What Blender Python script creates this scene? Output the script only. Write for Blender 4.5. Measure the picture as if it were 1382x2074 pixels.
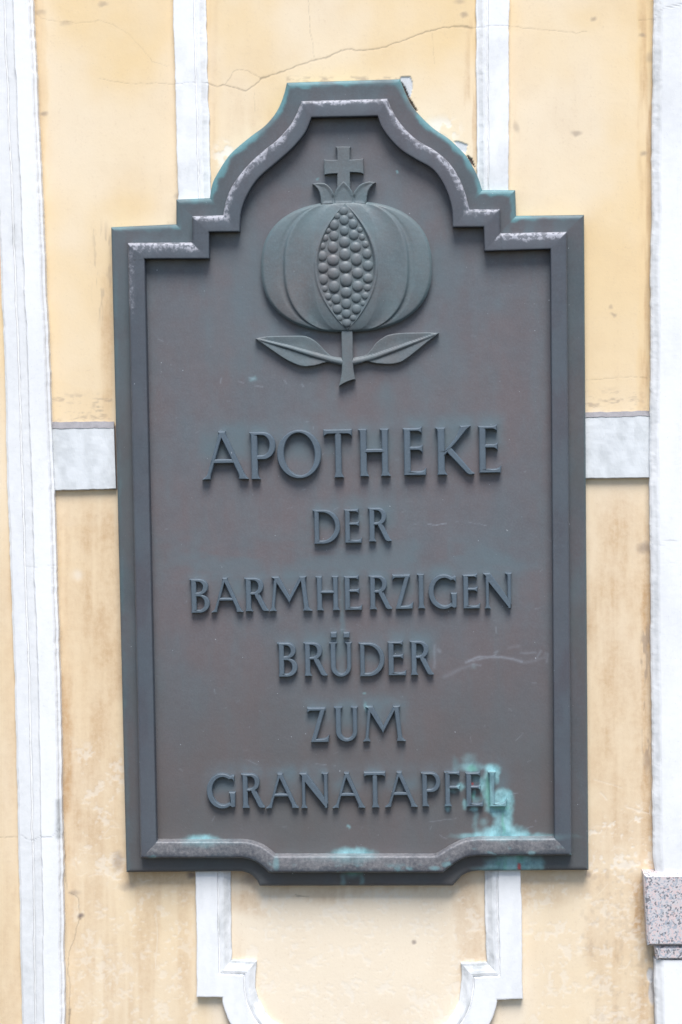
import bpy, math, random
import numpy as np
from mathutils import Vector
from mathutils.geometry import delaunay_2d_cdt

random.seed(7)
for o in list(bpy.data.objects):
    bpy.data.objects.remove(o)
scene = bpy.context.scene

# ------------------------------------------------------------------ camera
CAM_ROT = (1.47769, 0.01848, 0.04155)
CAM_LOC = (0.1818, -4.68459, 0.51353)
FPX, CX, CY = 4700.0, 691.0, 1037.0
cam_data = bpy.data.cameras.new('camera')
cam = bpy.data.objects.new('camera', cam_data)
scene.collection.objects.link(cam)
cam.location = CAM_LOC
cam.rotation_euler = CAM_ROT
cam_data.sensor_fit = 'VERTICAL'
cam_data.sensor_height = 24.0
cam_data.lens = 24.0 * FPX / 2074.0
cam_data.clip_end = 2000.0
scene.camera = cam

# ------------------------------------------------------------------ sky and sun (overcast)
SUN_EL, SUN_AZ = 60.0, 6.0          # azimuth measured from the wall's outward normal
world = bpy.data.worlds.new('World')
scene.world = world
world.use_nodes = True
wn = world.node_tree
wn.nodes.clear()
sky = wn.nodes.new('ShaderNodeTexSky')
sky.sky_type = 'NISHITA'
sky.sun_disc = False
sky.sun_elevation = math.radians(SUN_EL)
sky.sun_rotation = math.radians(180.0 - SUN_AZ)
sky.air_density = 1.0
sky.dust_density = 1.2
sky.ozone_density = 1.0
bg = wn.nodes.new('ShaderNodeBackground')
bg.inputs['Strength'].default_value = 0.062
wo = wn.nodes.new('ShaderNodeOutputWorld')
wn.links.new(sky.outputs[0], bg.inputs[0])
wn.links.new(bg.outputs[0], wo.inputs[0])

sun_data = bpy.data.lights.new('sun', 'SUN')
sun_data.energy = 1.5
sun_data.angle = math.radians(28)
sun_data.color = (1.0, 0.99, 0.98)
sun = bpy.data.objects.new('sun', sun_data)
scene.collection.objects.link(sun)
sd = Vector((math.sin(math.radians(SUN_AZ)) * math.cos(math.radians(SUN_EL)),
             -math.cos(math.radians(SUN_AZ)) * math.cos(math.radians(SUN_EL)),
             math.sin(math.radians(SUN_EL))))
sun.rotation_euler = sd.to_track_quat('Z', 'Y').to_euler()
sun.location = (0, -3, 4)

vs = scene.view_settings
vs.view_transform = 'Standard'
vs.look = 'None'
vs.gamma = 1.0
vs.exposure = 1.58
vs.use_curve_mapping = False

# ------------------------------------------------------------------ survey: photo measurements -> wall metres
def _rot(rx, ry, rz):
    cx, sx, cy, sy, cz, sz = math.cos(rx), math.sin(rx), math.cos(ry), math.sin(ry), math.cos(rz), math.sin(rz)
    X = np.array([[1, 0, 0], [0, cx, -sx], [0, sx, cx]])
    Y = np.array([[cy, 0, sy], [0, 1, 0], [-sy, 0, cy]])
    Z = np.array([[cz, -sz, 0], [sz, cz, 0], [0, 0, 1]])
    return Z @ Y @ X
RM = _rot(*CAM_ROT)
CL = np.array(CAM_LOC)

def at(p, depth):
    """measured points -> (x, z) on the plane that stands `depth` metres off the wall"""
    p = np.atleast_2d(np.asarray(p, float))
    d = np.stack([(p[:, 0] - CX) / FPX, -(p[:, 1] - CY) / FPX, -np.ones(len(p))], 1) @ RM.T
    t = (-depth - CL[1]) / d[:, 1]
    return np.stack([CL[0] + t * d[:, 0], CL[2] + t * d[:, 2]], 1)

def px(x, z, depth=0.0):
    """wall metres -> survey coordinates (used to place stains and cracks)"""
    q = (np.stack([x - CL[0], -depth - CL[1] + 0 * x, z - CL[2]], 1)) @ RM
    return CX + FPX * q[:, 0] / -q[:, 2], CY - FPX * q[:, 1] / -q[:, 2]

# ------------------------------------------------------------------ noise and mask helpers (numpy)
def vnoise(x, y, seed):
    r = np.random.RandomState(seed)
    T = r.rand(256, 256)
    xi, yi = np.floor(x).astype(int), np.floor(y).astype(int)
    fx, fy = x - xi, y - yi
    fx, fy = fx * fx * (3 - 2 * fx), fy * fy * (3 - 2 * fy)
    g = lambda a, b: T[a & 255, b & 255]
    return (g(xi, yi) * (1 - fx) + g(xi + 1, yi) * fx) * (1 - fy) + (g(xi, yi + 1) * (1 - fx) + g(xi + 1, yi + 1) * fx) * fy

def fbm(x, y, sx, sy, seed, octv=4):
    v, a, s = 0, 0.5, 0
    for i in range(octv):
        v = v + a * vnoise(x / sx * 2 ** i + 31.7 * i, y / sy * 2 ** i + 17.3 * i, seed + i)
        s += a
        a *= 0.5
    return v / s

def ss(a, b, x):
    t = np.clip((x - a) / (b - a), 0, 1)
    return t * t * (3 - 2 * t)

def box(u, v, x0, x1, y0, y1, s=15.0, sy=None):
    sy = sy or s
    return ss(x0 - s, x0 + s, u) * (1 - ss(x1 - s, x1 + s, u)) * ss(y0 - sy, y0 + sy, v) * (1 - ss(y1 - sy, y1 + sy, v))

def blob(u, v, cx, cy, rx, ry, hard=1.0):
    d = np.sqrt(((u - cx) / rx) ** 2 + ((v - cy) / ry) ** 2)
    return 1 - ss(1 - 0.5 * hard, 1 + 0.6 * hard, d)

def dist_line(u, v, pts):
    pts = np.asarray(pts, float)
    best = np.full(len(u), 1e9)
    for (x0, y0), (x1, y1) in zip(pts[:-1], pts[1:]):
        m = (u > min(x0, x1) - 40) & (u < max(x0, x1) + 40) & (v > min(y0, y1) - 40) & (v < max(y0, y1) + 40)
        if not m.any():
            continue
        uu, vv = u[m], v[m]
        dx, dy = x1 - x0, y1 - y0
        t = np.clip(((uu - x0) * dx + (vv - y0) * dy) / (dx * dx + dy * dy + 1e-9), 0, 1)
        best[m] = np.minimum(best[m], np.hypot(uu - x0 - t * dx, vv - y0 - t * dy))
    return best

def inside(x, y, poly):
    poly = np.asarray(poly)
    c = np.zeros(len(x), bool)
    x1, y1 = poly[-1]
    for x0, y0 in poly:
        if y0 != y1:
            c ^= ((y0 > y) != (y1 > y)) & (x < (x1 - x0) * (y - y0) / (y1 - y0) + x0)
        x1, y1 = x0, y0
    return c

# ------------------------------------------------------------------ scene helpers
def mesh_obj(name, verts, faces, mat, parent=None, attrs=None, smooth=False, mesh=None):
    if mesh is None:
        mesh = bpy.data.meshes.new(name)
        verts = np.asarray(verts, np.float32)
        if isinstance(faces, np.ndarray):
            n, k = faces.shape
            mesh.vertices.add(len(verts))
            mesh.vertices.foreach_set('co', verts.ravel())
            mesh.loops.add(n * k)
            mesh.loops.foreach_set('vertex_index', faces.astype(np.int32).ravel())
            mesh.polygons.add(n)
            mesh.polygons.foreach_set('loop_start', np.arange(0, n * k, k, dtype=np.int32))
            mesh.update(calc_edges=True)
        else:
            mesh.from_pydata([tuple(map(float, q)) for q in verts], [], [tuple(map(int, f)) for f in faces])
        for k_, a in (attrs or {}).items():
            at_ = mesh.attributes.new(k_, 'FLOAT', 'POINT')
            at_.data.foreach_set('value', np.asarray(a, np.float32))
        if smooth is True:
            mesh.polygons.foreach_set('use_smooth', np.ones(len(mesh.polygons), bool))
        elif smooth is not False:
            mesh.polygons.foreach_set('use_smooth', np.asarray(smooth, bool))
        mesh.validate()
        mesh.update()
        mesh.materials.append(mat)
    o = bpy.data.objects.new(name, mesh)
    scene.collection.objects.link(o)
    if parent:
        o.parent = parent
        o.matrix_parent_inverse = parent.matrix_world.inverted()
    return o

def resample(segs, counts):
    out = []
    for s, n in zip(segs, counts):
        s = np.asarray(s, float)
        d = np.r_[0, np.cumsum(np.hypot(*np.diff(s, axis=0).T))]
        t = np.linspace(0, d[-1], n + 1)[:-1]
        out.append(np.stack([np.interp(t, d, s[:, 0]), np.interp(t, d, s[:, 1])], 1))
    return np.concatenate(out)

def smooth_seg(pts, n=40):
    """Catmull-Rom through measured points"""
    p = np.asarray(pts, float)
    if len(p) < 3:
        return p
    p = np.vstack([2 * p[0] - p[1], p, 2 * p[-1] - p[-2]])
    out = []
    for i in range(1, len(p) - 2):
        for t in np.linspace(0, 1, max(3, n // (len(p) - 3)), endpoint=False):
            a, b, c, d = p[i - 1], p[i], p[i + 1], p[i + 2]
            out.append(0.5 * (2 * b + (c - a) * t + (2 * a - 5 * b + 4 * c - d) * t * t + (3 * b - a - 3 * c + d) * t ** 3))
    out.append(p[-2])
    return np.array(out)

def sweep(path_a, path_b, prof, closed=True):
    """strip between two matching paths; prof = [(t, depth)].  Returns verts, quads, t, index along"""
    n, m = len(path_a), len(prof)
    T = np.array([q[0] for q in prof])
    D = np.array([q[1] for q in prof])
    xz = path_a[:, None, :] * (1 - T)[None, :, None] + path_b[:, None, :] * T[None, :, None]
    V = np.empty((n, m, 3))
    V[..., 0], V[..., 2] = xz[..., 0], xz[..., 1]
    V[..., 1] = -D[None, :]
    i = np.arange(n if closed else n - 1)
    j = np.arange(m - 1)
    I, J = np.meshgrid(i, j, indexing='ij')
    I2 = (I + 1) % n
    Q = np.stack([I * m + J, I2 * m + J, I2 * m + J + 1, I * m + J + 1], -1).reshape(-1, 4)
    return V.reshape(-1, 3), Q, np.tile(T, n), np.repeat(np.arange(n), m)

# ------------------------------------------------------------------ materials
class NT:
    def __init__(self, name):
        self.mat = bpy.data.materials.new(name)
        self.mat.use_nodes = True
        self.t = self.mat.node_tree
        self.t.nodes.clear()
        self.out = self.t.nodes.new('ShaderNodeOutputMaterial')
        self.b = self.t.nodes.new('ShaderNodeBsdfPrincipled')
        self.t.links.new(self.b.outputs[0], self.out.inputs[0])
        self.geo = self.t.nodes.new('ShaderNodeNewGeometry').outputs['Position']
    def put(self, sock, v):
        if hasattr(v, 'is_output'):
            self.t.links.new(v, sock)
        elif isinstance(v, (tuple, list)):
            sock.default_value = tuple(v) if len(v) == 4 or sock.type == 'VECTOR' else (*v, 1)
        else:
            sock.default_value = v
    def attr(self, n):
        a = self.t.nodes.new('ShaderNodeAttribute')
        a.attribute_name = n
        return a.outputs['Fac']
    def scale(self, v):
        m = self.t.nodes.new('ShaderNodeVectorMath')
        m.operation = 'MULTIPLY'
        self.put(m.inputs[0], self.geo)
        m.inputs[1].default_value = v
        return m.outputs[0]
    def noise(self, sc, detail=4, rough=0.6, vec=None, color=False):
        n = self.t.nodes.new('ShaderNodeTexNoise')
        n.inputs['Scale'].default_value = sc
        n.inputs['Detail'].default_value = detail
        n.inputs['Roughness'].default_value = rough
        self.put(n.inputs['Vector'], vec or self.geo)
        return n.outputs['Color' if color else 'Fac']
    def voro(self, sc, vec=None, out='Color'):
        n = self.t.nodes.new('ShaderNodeTexVoronoi')
        n.inputs['Scale'].default_value = sc
        self.put(n.inputs['Vector'], vec or self.geo)
        return n.outputs[out]
    def ramp(self, f, a, b, lo=0.0, hi=1.0):
        m = self.t.nodes.new('ShaderNodeMapRange')
        m.interpolation_type = 'SMOOTHSTEP'
        for k, v in zip(('From Min', 'From Max', 'To Min', 'To Max'), (a, b, lo, hi)):
            m.inputs[k].default_value = v
        self.put(m.inputs[0], f)
        return m.outputs[0]
    def math(self, op, a, b=0.0):
        m = self.t.nodes.new('ShaderNodeMath')
        m.operation = op
        self.put(m.inputs[0], a)
        self.put(m.inputs[1], b)
        return m.outputs[0]
    def mix(self, f, a, b, mode='MIX'):
        m = self.t.nodes.new('ShaderNodeMixRGB')
        m.blend_type = mode
        self.put(m.inputs[0], f)
        self.put(m.inputs[1], a)
        self.put(m.inputs[2], b)
        return m.outputs[0]
    def bump(self, h, strength, dist):
        n = self.t.nodes.new('ShaderNodeBump')
        n.inputs['Strength'].default_value = strength
        n.inputs['Distance'].default_value = dist
        self.put(n.inputs['Height'], h)
        self.t.links.new(n.outputs[0], self.b.inputs['Normal'])
    def fin(self, col, rough, spec=0.3):
        self.put(self.b.inputs['Base Color'], col)
        self.put(self.b.inputs['Roughness'], rough)
        self.b.inputs['Specular IOR Level'].default_value = spec
        return self.mat

def make_plaster():
    n = NT('yellow_plaster')
    big = n.noise(3.0, 5, 0.6)
    streak = n.noise(1.0, 5, 0.65, n.scale((60, 60, 9)))
    fine = n.noise(160, 3, 0.6)
    speck = n.noise(420, 2, 0.5)
    c = n.mix(n.attr('yellow'), (0.86, 0.745, 0.59), (0.81, 0.60, 0.33))
    c = n.mix(n.ramp(big, 0.35, 0.7, 0, 0.35), c, (0.85, 0.745, 0.60))
    st = n.math('MULTIPLY', n.attr('stain'), n.ramp(streak, 0.25, 0.7, 0.75, 1.15))
    st = n.math('MULTIPLY', st, n.ramp(n.noise(75, 5, 0.7), 0.3, 0.7, 0.72, 1.2))
    c = n.mix(st, c, (0.56, 0.365, 0.20))
    c = n.mix(n.math('MULTIPLY', n.ramp(fine, 0.5, 0.75, 0, 0.3), n.ramp(streak, 0.4, 0.65)), c, (0.60, 0.45, 0.30))
    c = n.mix(n.ramp(speck, 0.68, 0.76, 0, 0.35), c, (0.35, 0.27, 0.21))
    c = n.mix(n.attr('pale'), c, (0.86, 0.79, 0.69))
    c = n.mix(n.attr('soot_gap_shade'), c, (0.27, 0.21, 0.18))
    c = n.mix(n.attr('bare'), c, n.mix(speck, (0.52, 0.52, 0.53), (0.74, 0.745, 0.75)))
    c = n.mix(n.attr('crack'), c, (0.10, 0.075, 0.065))
    n.bump(n.math('ADD', n.math('MULTIPLY', n.noise(45, 4), 0.7), n.math('MULTIPLY', fine, 0.35)), 0.14, 0.003)
    return n.fin(c, 0.92, 0.2)

def make_white(name, base, dirt, amount):
    n = NT(name)
    d = n.noise(9, 6, 0.7, n.scale((1, 1, 0.45)))
    f = n.noise(130, 4, 0.7)
    c = n.mix(n.ramp(d, 0.42, 0.75, 0, amount), base, dirt)
    c = n.mix(n.math('MULTIPLY', n.ramp(f, 0.55, 0.72, 0, 0.55), n.ramp(d, 0.35, 0.65)), c, dirt)
    c = n.mix(n.ramp(n.noise(300, 2), 0.70, 0.78, 0, 0.4), c, (0.30, 0.30, 0.31))
    g = n.math('MULTIPLY', n.attr('grime'), n.ramp(n.noise(55, 5, 0.7), 0.2, 0.7, 0.35, 1.0))
    c = n.mix(g, c, (0.40, 0.415, 0.41))
    c = n.mix(n.attr('crack'), c, (0.22, 0.22, 0.235))
    n.bump(n.math('ADD', n.noise(60, 4), n.math('MULTIPLY', f, 0.3)), 0.18, 0.0025)
    return n.fin(c, 0.75, 0.25)

def make_bronze(name, brown, slate, hazec=(0.125, 0.155, 0.175), bump=0.25):
    n = NT(name)
    a = n.noise(5.0, 5, 0.6)
    s = n.noise(1.0, 5, 0.6, n.scale((22, 22, 6)))
    f = n.noise(240, 3, 0.65)
    c = n.mix(n.ramp(a, 0.36, 0.66), brown, slate)
    c = n.mix(n.ramp(s, 0.42, 0.72, 0, 0.42), c, hazec)
    c = n.mix(n.ramp(n.noise(28, 5, 0.65), 0.35, 0.65, 0.0, 0.22), c, tuple(0.62 * q for q in brown))
    c = n.mix(n.ramp(f, 0.4, 0.75, 0, 0.25), c, tuple(1.5 * q for q in slate))
    c = n.mix(n.attr('haze'), c, hazec)
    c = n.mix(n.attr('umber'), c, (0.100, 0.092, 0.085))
    mott = n.noise(150, 4, 0.7)
    c = n.mix(n.attr('teal'), c, n.mix(mott, (0.080, 0.18, 0.195), (0.14, 0.285, 0.305)))
    pits = n.ramp(n.noise(105, 3, 0.55), 0.44, 0.52)
    w = n.ramp(n.math('ADD', n.attr('wear'), n.math('MULTIPLY', n.math('SUBTRACT', mott, 0.5), 1.1)), 0.10, 0.95)
    w = n.math('MULTIPLY', w, n.ramp(n.attr('wear'), 0.0, 0.25))
    pits = n.math('MAXIMUM', pits, n.math('MULTIPLY', n.attr('warm'), 0.72))
    w = n.math('MULTIPLY', w, n.math('ADD', n.math('MULTIPLY', pits, 0.75), 0.25))
    c = n.mix(w, c, n.mix(n.attr('warm'), n.mix(mott, (0.26, 0.26, 0.29), (0.46, 0.46, 0.50)), n.mix(mott, (0.19, 0.185, 0.195), (0.33, 0.315, 0.31))))
    v = n.math('MULTIPLY', n.attr('verd'), n.ramp(n.noise(1.0, 5, 0.7, n.scale((60, 60, 26))), 0.25, 0.65, 0.6, 1.0))
    c = n.mix(v, c, n.mix(n.ramp(n.noise(48, 4, 0.55), 0.30, 0.62), (0.15, 0.33, 0.35), (0.31, 0.57, 0.60)))
    c = n.mix(n.attr('green'), c, (0.12, 0.40, 0.25))
    c = n.mix(n.attr('chalk'), c, (0.42, 0.46, 0.52))
    c = n.mix(n.attr('red'), c, (0.50, 0.06, 0.055))
    c = n.mix(n.ramp(n.noise(170, 1), 0.80, 0.83, 0, 0.7), c, (0.45, 0.47, 0.50))
    c = n.mix(n.attr('crack'), c, (0.03, 0.03, 0.035))
    n.bump(n.math('ADD', n.noise(70, 3), n.math('MULTIPLY', f, 0.4)), bump, 0.0014)
    r = n.ramp(n.noise(14, 4, 0.6), 0.3, 0.7, 0.40, 0.62)
    return n.fin(c, r, 0.45)

def make_granite():
    n = NT('pink_granite')
    w = n.t.nodes.new('ShaderNodeVectorMath')
    w.operation = 'ADD'
    n.put(w.inputs[0], n.geo)
    sc = n.t.nodes.new('ShaderNodeVectorMath')
    sc.operation = 'SCALE'
    sc.inputs['Scale'].default_value = 0.012
    n.put(sc.inputs[0], n.noise(90, 3, color=True))
    n.put(w.inputs[1], sc.outputs[0])
    v = n.voro(300, w.outputs[0])
    sep = n.t.nodes.new('ShaderNodeSeparateColor')
    n.put(sep.inputs[0], v)
    c = n.mix(n.ramp(sep.outputs[0], 0.3, 0.5), (0.70, 0.56, 0.54), (0.63, 0.59, 0.59))
    c = n.mix(n.ramp(sep.outputs[1], 0.70, 0.76), c, (0.42, 0.44, 0.48))
    c = n.mix(n.ramp(sep.outputs[2], 0.84, 0.88), c, (0.22, 0.22, 0.235))
    c = n.mix(n.ramp(n.noise(18, 4), 0.55, 0.75, 0, 0.35), c, (0.42, 0.35, 0.35))
    return n.fin(c, 0.42, 0.5)

def make_flashing():
    n = NT('grey_flashing')
    c = n.mix(n.noise(60, 5, 0.7), (0.15, 0.145, 0.155), (0.32, 0.31, 0.325))
    n.bump(n.noise(120, 4), 0.4, 0.002)
    return n.fin(c, 0.7, 0.3)

M_PLASTER = make_plaster()
M_WHITE = make_white('white_limewash', (0.86, 0.853, 0.845), (0.70, 0.70, 0.70), 0.5)
M_GREYWHITE = make_white('greyed_limewash', (0.72, 0.735, 0.74), (0.56, 0.575, 0.585), 0.55)
M_FIELD = make_bronze('bronze_panel', (0.147, 0.124, 0.128), (0.126, 0.130, 0.142), (0.116, 0.158, 0.176))
M_PLATE = make_bronze('bronze_plate', (0.106, 0.098, 0.104), (0.078, 0.096, 0.106), (0.100, 0.140, 0.155))
M_FRAME = make_bronze('bronze_frame', (0.088, 0.086, 0.099), (0.076, 0.088, 0.104), (0.096, 0.118, 0.135))
M_LETTER = make_bronze('bronze_letter', (0.092, 0.118, 0.142), (0.098, 0.130, 0.160), (0.120, 0.160, 0.192))
M_FRUIT = make_bronze('bronze_relief', (0.148, 0.136, 0.136), (0.114, 0.146, 0.158), (0.125, 0.185, 0.195), 0.45)
M_GRANITE = make_granite()
M_FLASH = make_flashing()

# ------------------------------------------------------------------ cracks, scratches (survey coordinates)
CRACKS = [  # (width, strength, points)
    (1.5, 0.85, [(418, 167), (440, 175), (455, 172), (475, 178), (497, 184), (510, 176), (520, 168), (532, 158), (555, 151), (580, 143), (605, 132), (638, 122), (665, 115), (690, 103), (705, 100), (730, 102), (775, 97), (800, 88), (830, 76), (860, 66), (895, 56), (920, 54), (945, 53), (958, 57)]),
    (1.1, 0.42, [(958, 57), (972, 55), (990, 52), (1030, 53), (1060, 57), (1100, 60), (1140, 64), (1165, 67), (1188, 63)]),
    (2.6, 0.9, [(528, 159), (545, 154)]), (2.2, 0.8, [(660, 117), (668, 114)]), (2.4, 0.8, [(920, 54), (955, 56)]),
    (1.0, 0.5, [(455, 172), (468, 155), (472, 146), (485, 140), (500, 143), (515, 152), (530, 158)]),
    (0.9, 0.30, [(68, 22), (85, 38), (110, 42), (160, 47), (200, 42), (230, 50), (262, 70), (290, 100), (310, 125), (340, 135)]),
    (0.9, 0.4, [(200, 160), (230, 165), (275, 170), (300, 168), (355, 170), (385, 167), (418, 167)]),
    (0.8, 0.45, [(625, 0), (628, 60), (634, 90), (638, 122)]),
    (0.8, 0.3, [(515, 190), (517, 225)]), (0.8, 0.25, [(875, 60), (880, 130)]),
    (1.0, 0.5, [(128, 1490), (126, 1560), (127, 1640), (128, 1692)]),
    (2.2, 0.95, [(128, 1692), (130, 1715), (132, 1738)]),
    (1.0, 0.55, [(132, 1738), (133, 1770), (136, 1800)]),
    (1.2, 0.65, [(140, 1808), (152, 1812), (159, 1819), (162, 1855), (156, 1878), (151, 1904), (141, 1926), (138, 1952), (139, 1975), (143, 1995), (140, 2050), (141, 2090)]),
    (2.8, 0.95, [(161, 1862), (163, 1855)]), (2.6, 0.95, [(141, 2045), (140, 2085)]),
    (1.1, 0.6, [(-20, 1697), (34, 1695), (42, 1694), (52, 1704), (68, 1704), (83, 1696), (107, 1694), (120, 1680)]),
    (3.4, 0.85, [(1323, 1918), (1326, 1959), (1321, 1994), (1324, 2007), (1326, 2033), (1329, 2090)]),
    (1.0, 0.5, [(1293, 40), (1324, 39), (1332, 22), (1382, 8), (1420, 2)]),
    (0.9, 0.4, [(1186, 770), (1290, 763), (1312, 765)]), (1.6, 0.5, [(1297, 765), (1312, 765)]),
    (0.9, 0.35, [(1331, 1103), (1345, 1105), (1346, 1093), (1352, 1100), (1362, 1100), (1366, 1080)]),
    (0.8, 0.3, [(50, 1150), (110, 1146)]), (0.8, 0.3, [(1338, 1141), (1366, 1139)]),
    (1.3, 0.6, [(598, 1812), (612, 1815), (626, 1816)]), (1.5, 0.7, [(601, 1815), (616, 1816)]),
]
SCRATCH = [(1.1, 0.6, [(1203, 1579), (1261, 1596)]), (1.5, 0.8, [(1269, 1635), (1316, 1648), (1318, 1622)]),
           (1.6, 0.7, [(1217, 1605), (1230, 1621)]), (1.2, 0.6, [(316, 1850), (320, 1900), (315, 1960)]),
           (1.2, 0.5, [(180, 1775), (215, 1768), (245, 1766)]), (1.2, 0.5, [(160, 1720), (178, 1722)]),
           (1.2, 0.5, [(980, 1800), (1010, 1840)]), (1.0, 0.5, [(1210, 1815), (1232, 1790)])]
_r = random.Random(3)
for _ in range(90):
    zx = _r.choice([(1195, 1310), (1065, 1290), (150, 380), (480, 960), (140, 245), (860, 985)])
    x0 = _r.uniform(*zx)
    y0 = _r.uniform(1620, 2060) if zx[0] not in (480,) else _r.uniform(1800, 2074)
    a = _r.uniform(0, 6.28)
    l = _r.uniform(3, 22)
    SCRATCH.append((_r.uniform(0.7, 1.6), _r.uniform(0.2, 0.6), [(x0, y0), (x0 + l * math.cos(a), y0 + l * math.sin(a)), (x0 + l * 1.6 * math.cos(a + .4), y0 + l * 1.6 * math.sin(a + .4))]))

def lines_mask(u, v, lines, jit=2.0, seed=5):
    uu = u + (fbm(u, v, 9, 9, seed, 3) - 0.5) * 2 * jit
    vv = v + (fbm(u, v, 9, 9, seed + 9, 3) - 0.5) * 2 * jit
    m = np.zeros(len(u))
    for w, s, pts in lines:
        p = np.asarray(pts)
        k = (uu > p[:, 0].min() - 12) & (uu < p[:, 0].max() + 12) & (vv > p[:, 1].min() - 12) & (vv < p[:, 1].max() + 12)
        if k.any():
            d = dist_line(uu[k], vv[k], pts)
            m[k] = np.maximum(m[k], s * 0.58 * np.exp(-(d / (w * 0.8)) ** 2))
    return m

# ------------------------------------------------------------------ plaque outlines (survey coordinates, clockwise)
S = smooth_seg
PLATE = [[(225, 460), (357, 454)], [(357, 454), (357, 404)], [(357, 404), (425, 401)],
         S([(425, 401), (430, 373), (441, 350), (463, 316), (486, 294), (512, 273), (535, 256), (554, 235), (567, 213), (576, 188), (581, 167)]),
         [(581, 167), (811, 160)],
         S([(811, 160), (815, 172), (824, 194), (837, 217), (858, 241), (881, 262), (907, 279), (926, 296), (945, 316), (960, 341), (969, 360), (977, 385)]),
         [(977, 385), (1044, 385)], [(1044, 385), (1046, 437)], [(1046, 437), (1183.5, 435)],
         [(1183.5, 435), (1192.5, 1762.5)], [(1192.5, 1762.5), (969, 1764)],
         S([(969, 1764), (952, 1766.5), (937, 1774), (925, 1786), (918, 1794)]), [(918, 1794), (526, 1794.5)],
         S([(526, 1794.5), (519.5, 1782), (508, 1771.5), (494, 1766), (480, 1765)]), [(480, 1765), (256, 1767)],
         [(256, 1767), (225, 460)]]
F_OUT = [[(259, 492), (390, 491)], [(390, 491), (390, 438)], [(390, 438), (452, 436)],
         S([(452, 436), (460, 401), (473, 373), (497, 341), (527, 311), (561, 284), (588, 254), (601, 230), (611, 205)]),
         [(611, 205), (785, 200)],
         S([(785, 200), (794, 222), (813, 252), (843, 282), (881, 305), (909, 329), (930, 360), (943, 393), (951, 424)]),
         [(951, 424), (1013.5, 423.5)], [(1013.5, 423.5), (1014.5, 472.5)], [(1014.5, 472.5), (1149, 469.5)],
         [(1149, 469.5), (1159, 1732)], [(1159, 1732), (969, 1733)],
         S([(969, 1733), (947, 1736), (927, 1745), (910, 1757), (898, 1767)]), [(898, 1767), (545, 1767)],
         S([(545, 1767), (532, 1755), (516, 1744), (494, 1738), (480, 1737.5)]), [(480, 1737.5), (285, 1738)],
         [(285, 1738), (259, 492)]]
F_IN = [[(294, 525), (424.5, 524.5)], [(424.5, 524.5), (424.5, 470.5)], [(424.5, 470.5), (486, 470)],
        S([(486, 470), (489, 431), (501, 397), (523, 363), (557, 333), (591, 303), (618, 271), (632, 239)]),
        [(632, 239), (765, 236)],
        S([(765, 236), (773, 258), (790, 282), (813, 305), (843, 324), (873, 341), (892, 363), (907, 393), (916, 427), (917, 461)]),
        [(917, 461), (980, 460.5)], [(980, 460.5), (981.5, 509.5)], [(981.5, 509.5), (1115, 505)],
        [(1115, 505), (1123, 1697)], [(1123, 1697), (969, 1698)],
        S([(969, 1698), (942, 1702), (917, 1713), (897, 1725), (882, 1733)]), [(882, 1733), (557, 1733)],
        S([(557, 1733), (545, 1723), (527, 1712), (501, 1704.5), (480, 1703.5)]), [(480, 1703.5), (318, 1703.5)],
        [(318, 1703.5), (294, 525)]]
seg_len = [max(np.hypot(*np.diff(np.asarray(s, float), axis=0).T).sum() for s in t) for t in zip(PLATE, F_OUT, F_IN)]
cnt = [max(3, int(l / 2.6)) for l in seg_len]
seg_id = np.repeat(np.arange(16), cnt)
PLATE_D, FIELD_D, FRAME_D = 0.032, 0.0335, 0.060
A_plate = at(resample(PLATE, cnt), 0.026)
A_fout = at(resample(F_OUT, cnt), 0.048)
A_fin = at(resample(F_IN, cnt), 0.053)
A_mid = 0.5 * (A_fout + A_fin)

# ------------------------------------------------------------------ the wall
def axis(lo, hi, step, far):
    fine = np.arange(lo, hi, step)
    k = np.cumsum(step * 1.35 ** np.arange(1, 40))
    k = k[k < far]
    return np.r_[lo - k[::-1], fine, fine[-1] + k]
c4 = at([(-20, -20), (1402, -20), (1402, 2094), (-20, 2094)], 0.0)
gx = axis(c4[:, 0].min(), c4[:, 0].max(), 0.0018, 2.2)
gz = axis(c4[:, 1].min(), c4[:, 1].max(), 0.0018, 2.2)
GX, GZ = np.meshgrid(gx, gz, indexing='ij')
wx, wz = GX.ravel(), GZ.ravel()
core = inside(wx, wz, 0.94 * (A_mid[::6] - A_mid.mean(0)) + A_mid.mean(0)).reshape(GX.shape)
I, J = np.meshgrid(np.arange(len(gx) - 1), np.arange(len(gz) - 1), indexing='ij')
keep = ~(core[:-1, :-1] & core[1:, :-1] & core[:-1, 1:] & core[1:, 1:])
I, J = I[keep], J[keep]
nz = len(gz)
quads = np.stack([I * nz + J, (I + 1) * nz + J, (I + 1) * nz + J + 1, I * nz + J + 1], 1)
used = np.unique(quads)
remap = np.zeros(len(wx), int)
remap[used] = np.arange(len(used))
quads = remap[quads]
wx, wz = wx[used], wz[used]
u, v = px(wx, wz)
uw = u + (fbm(u, v, 60, 60, 11) - 0.5) * 60
vw = v + (fbm(u, v, 60, 60, 21) - 0.5) * 60
ux = u + (fbm(u, v, 25, 40, 31) - 0.5) * 16
streak = fbm(u, v, 22, 420, 41, 5)
streak2 = fbm(u, v, 9, 130, 51, 4)
cloud = fbm(u, v, 130, 130, 61, 5)
yellow = 0.11 + 0.34 * (1 - ss(1500, 1900, v)) + 0.50 * (1 - ss(250, 1300, v)) * ss(0.30, 0.62, fbm(u, v, 220, 300, 71, 4))
yellow = np.maximum(yellow, 0.9 * box(ux, v, 1282, 1330, -900, 850, 12) + 0.8 * box(ux, v, 60, 100, -900, 850, 10))
yellow = np.maximum(yellow, 0.75 * box(ux, vw, 95, 235, 770, 860, 14) + 0.0)
yellow = np.maximum(yellow, 0.75 * box(ux, vw, 1180, 1320, 760, 850, 14))
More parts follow.
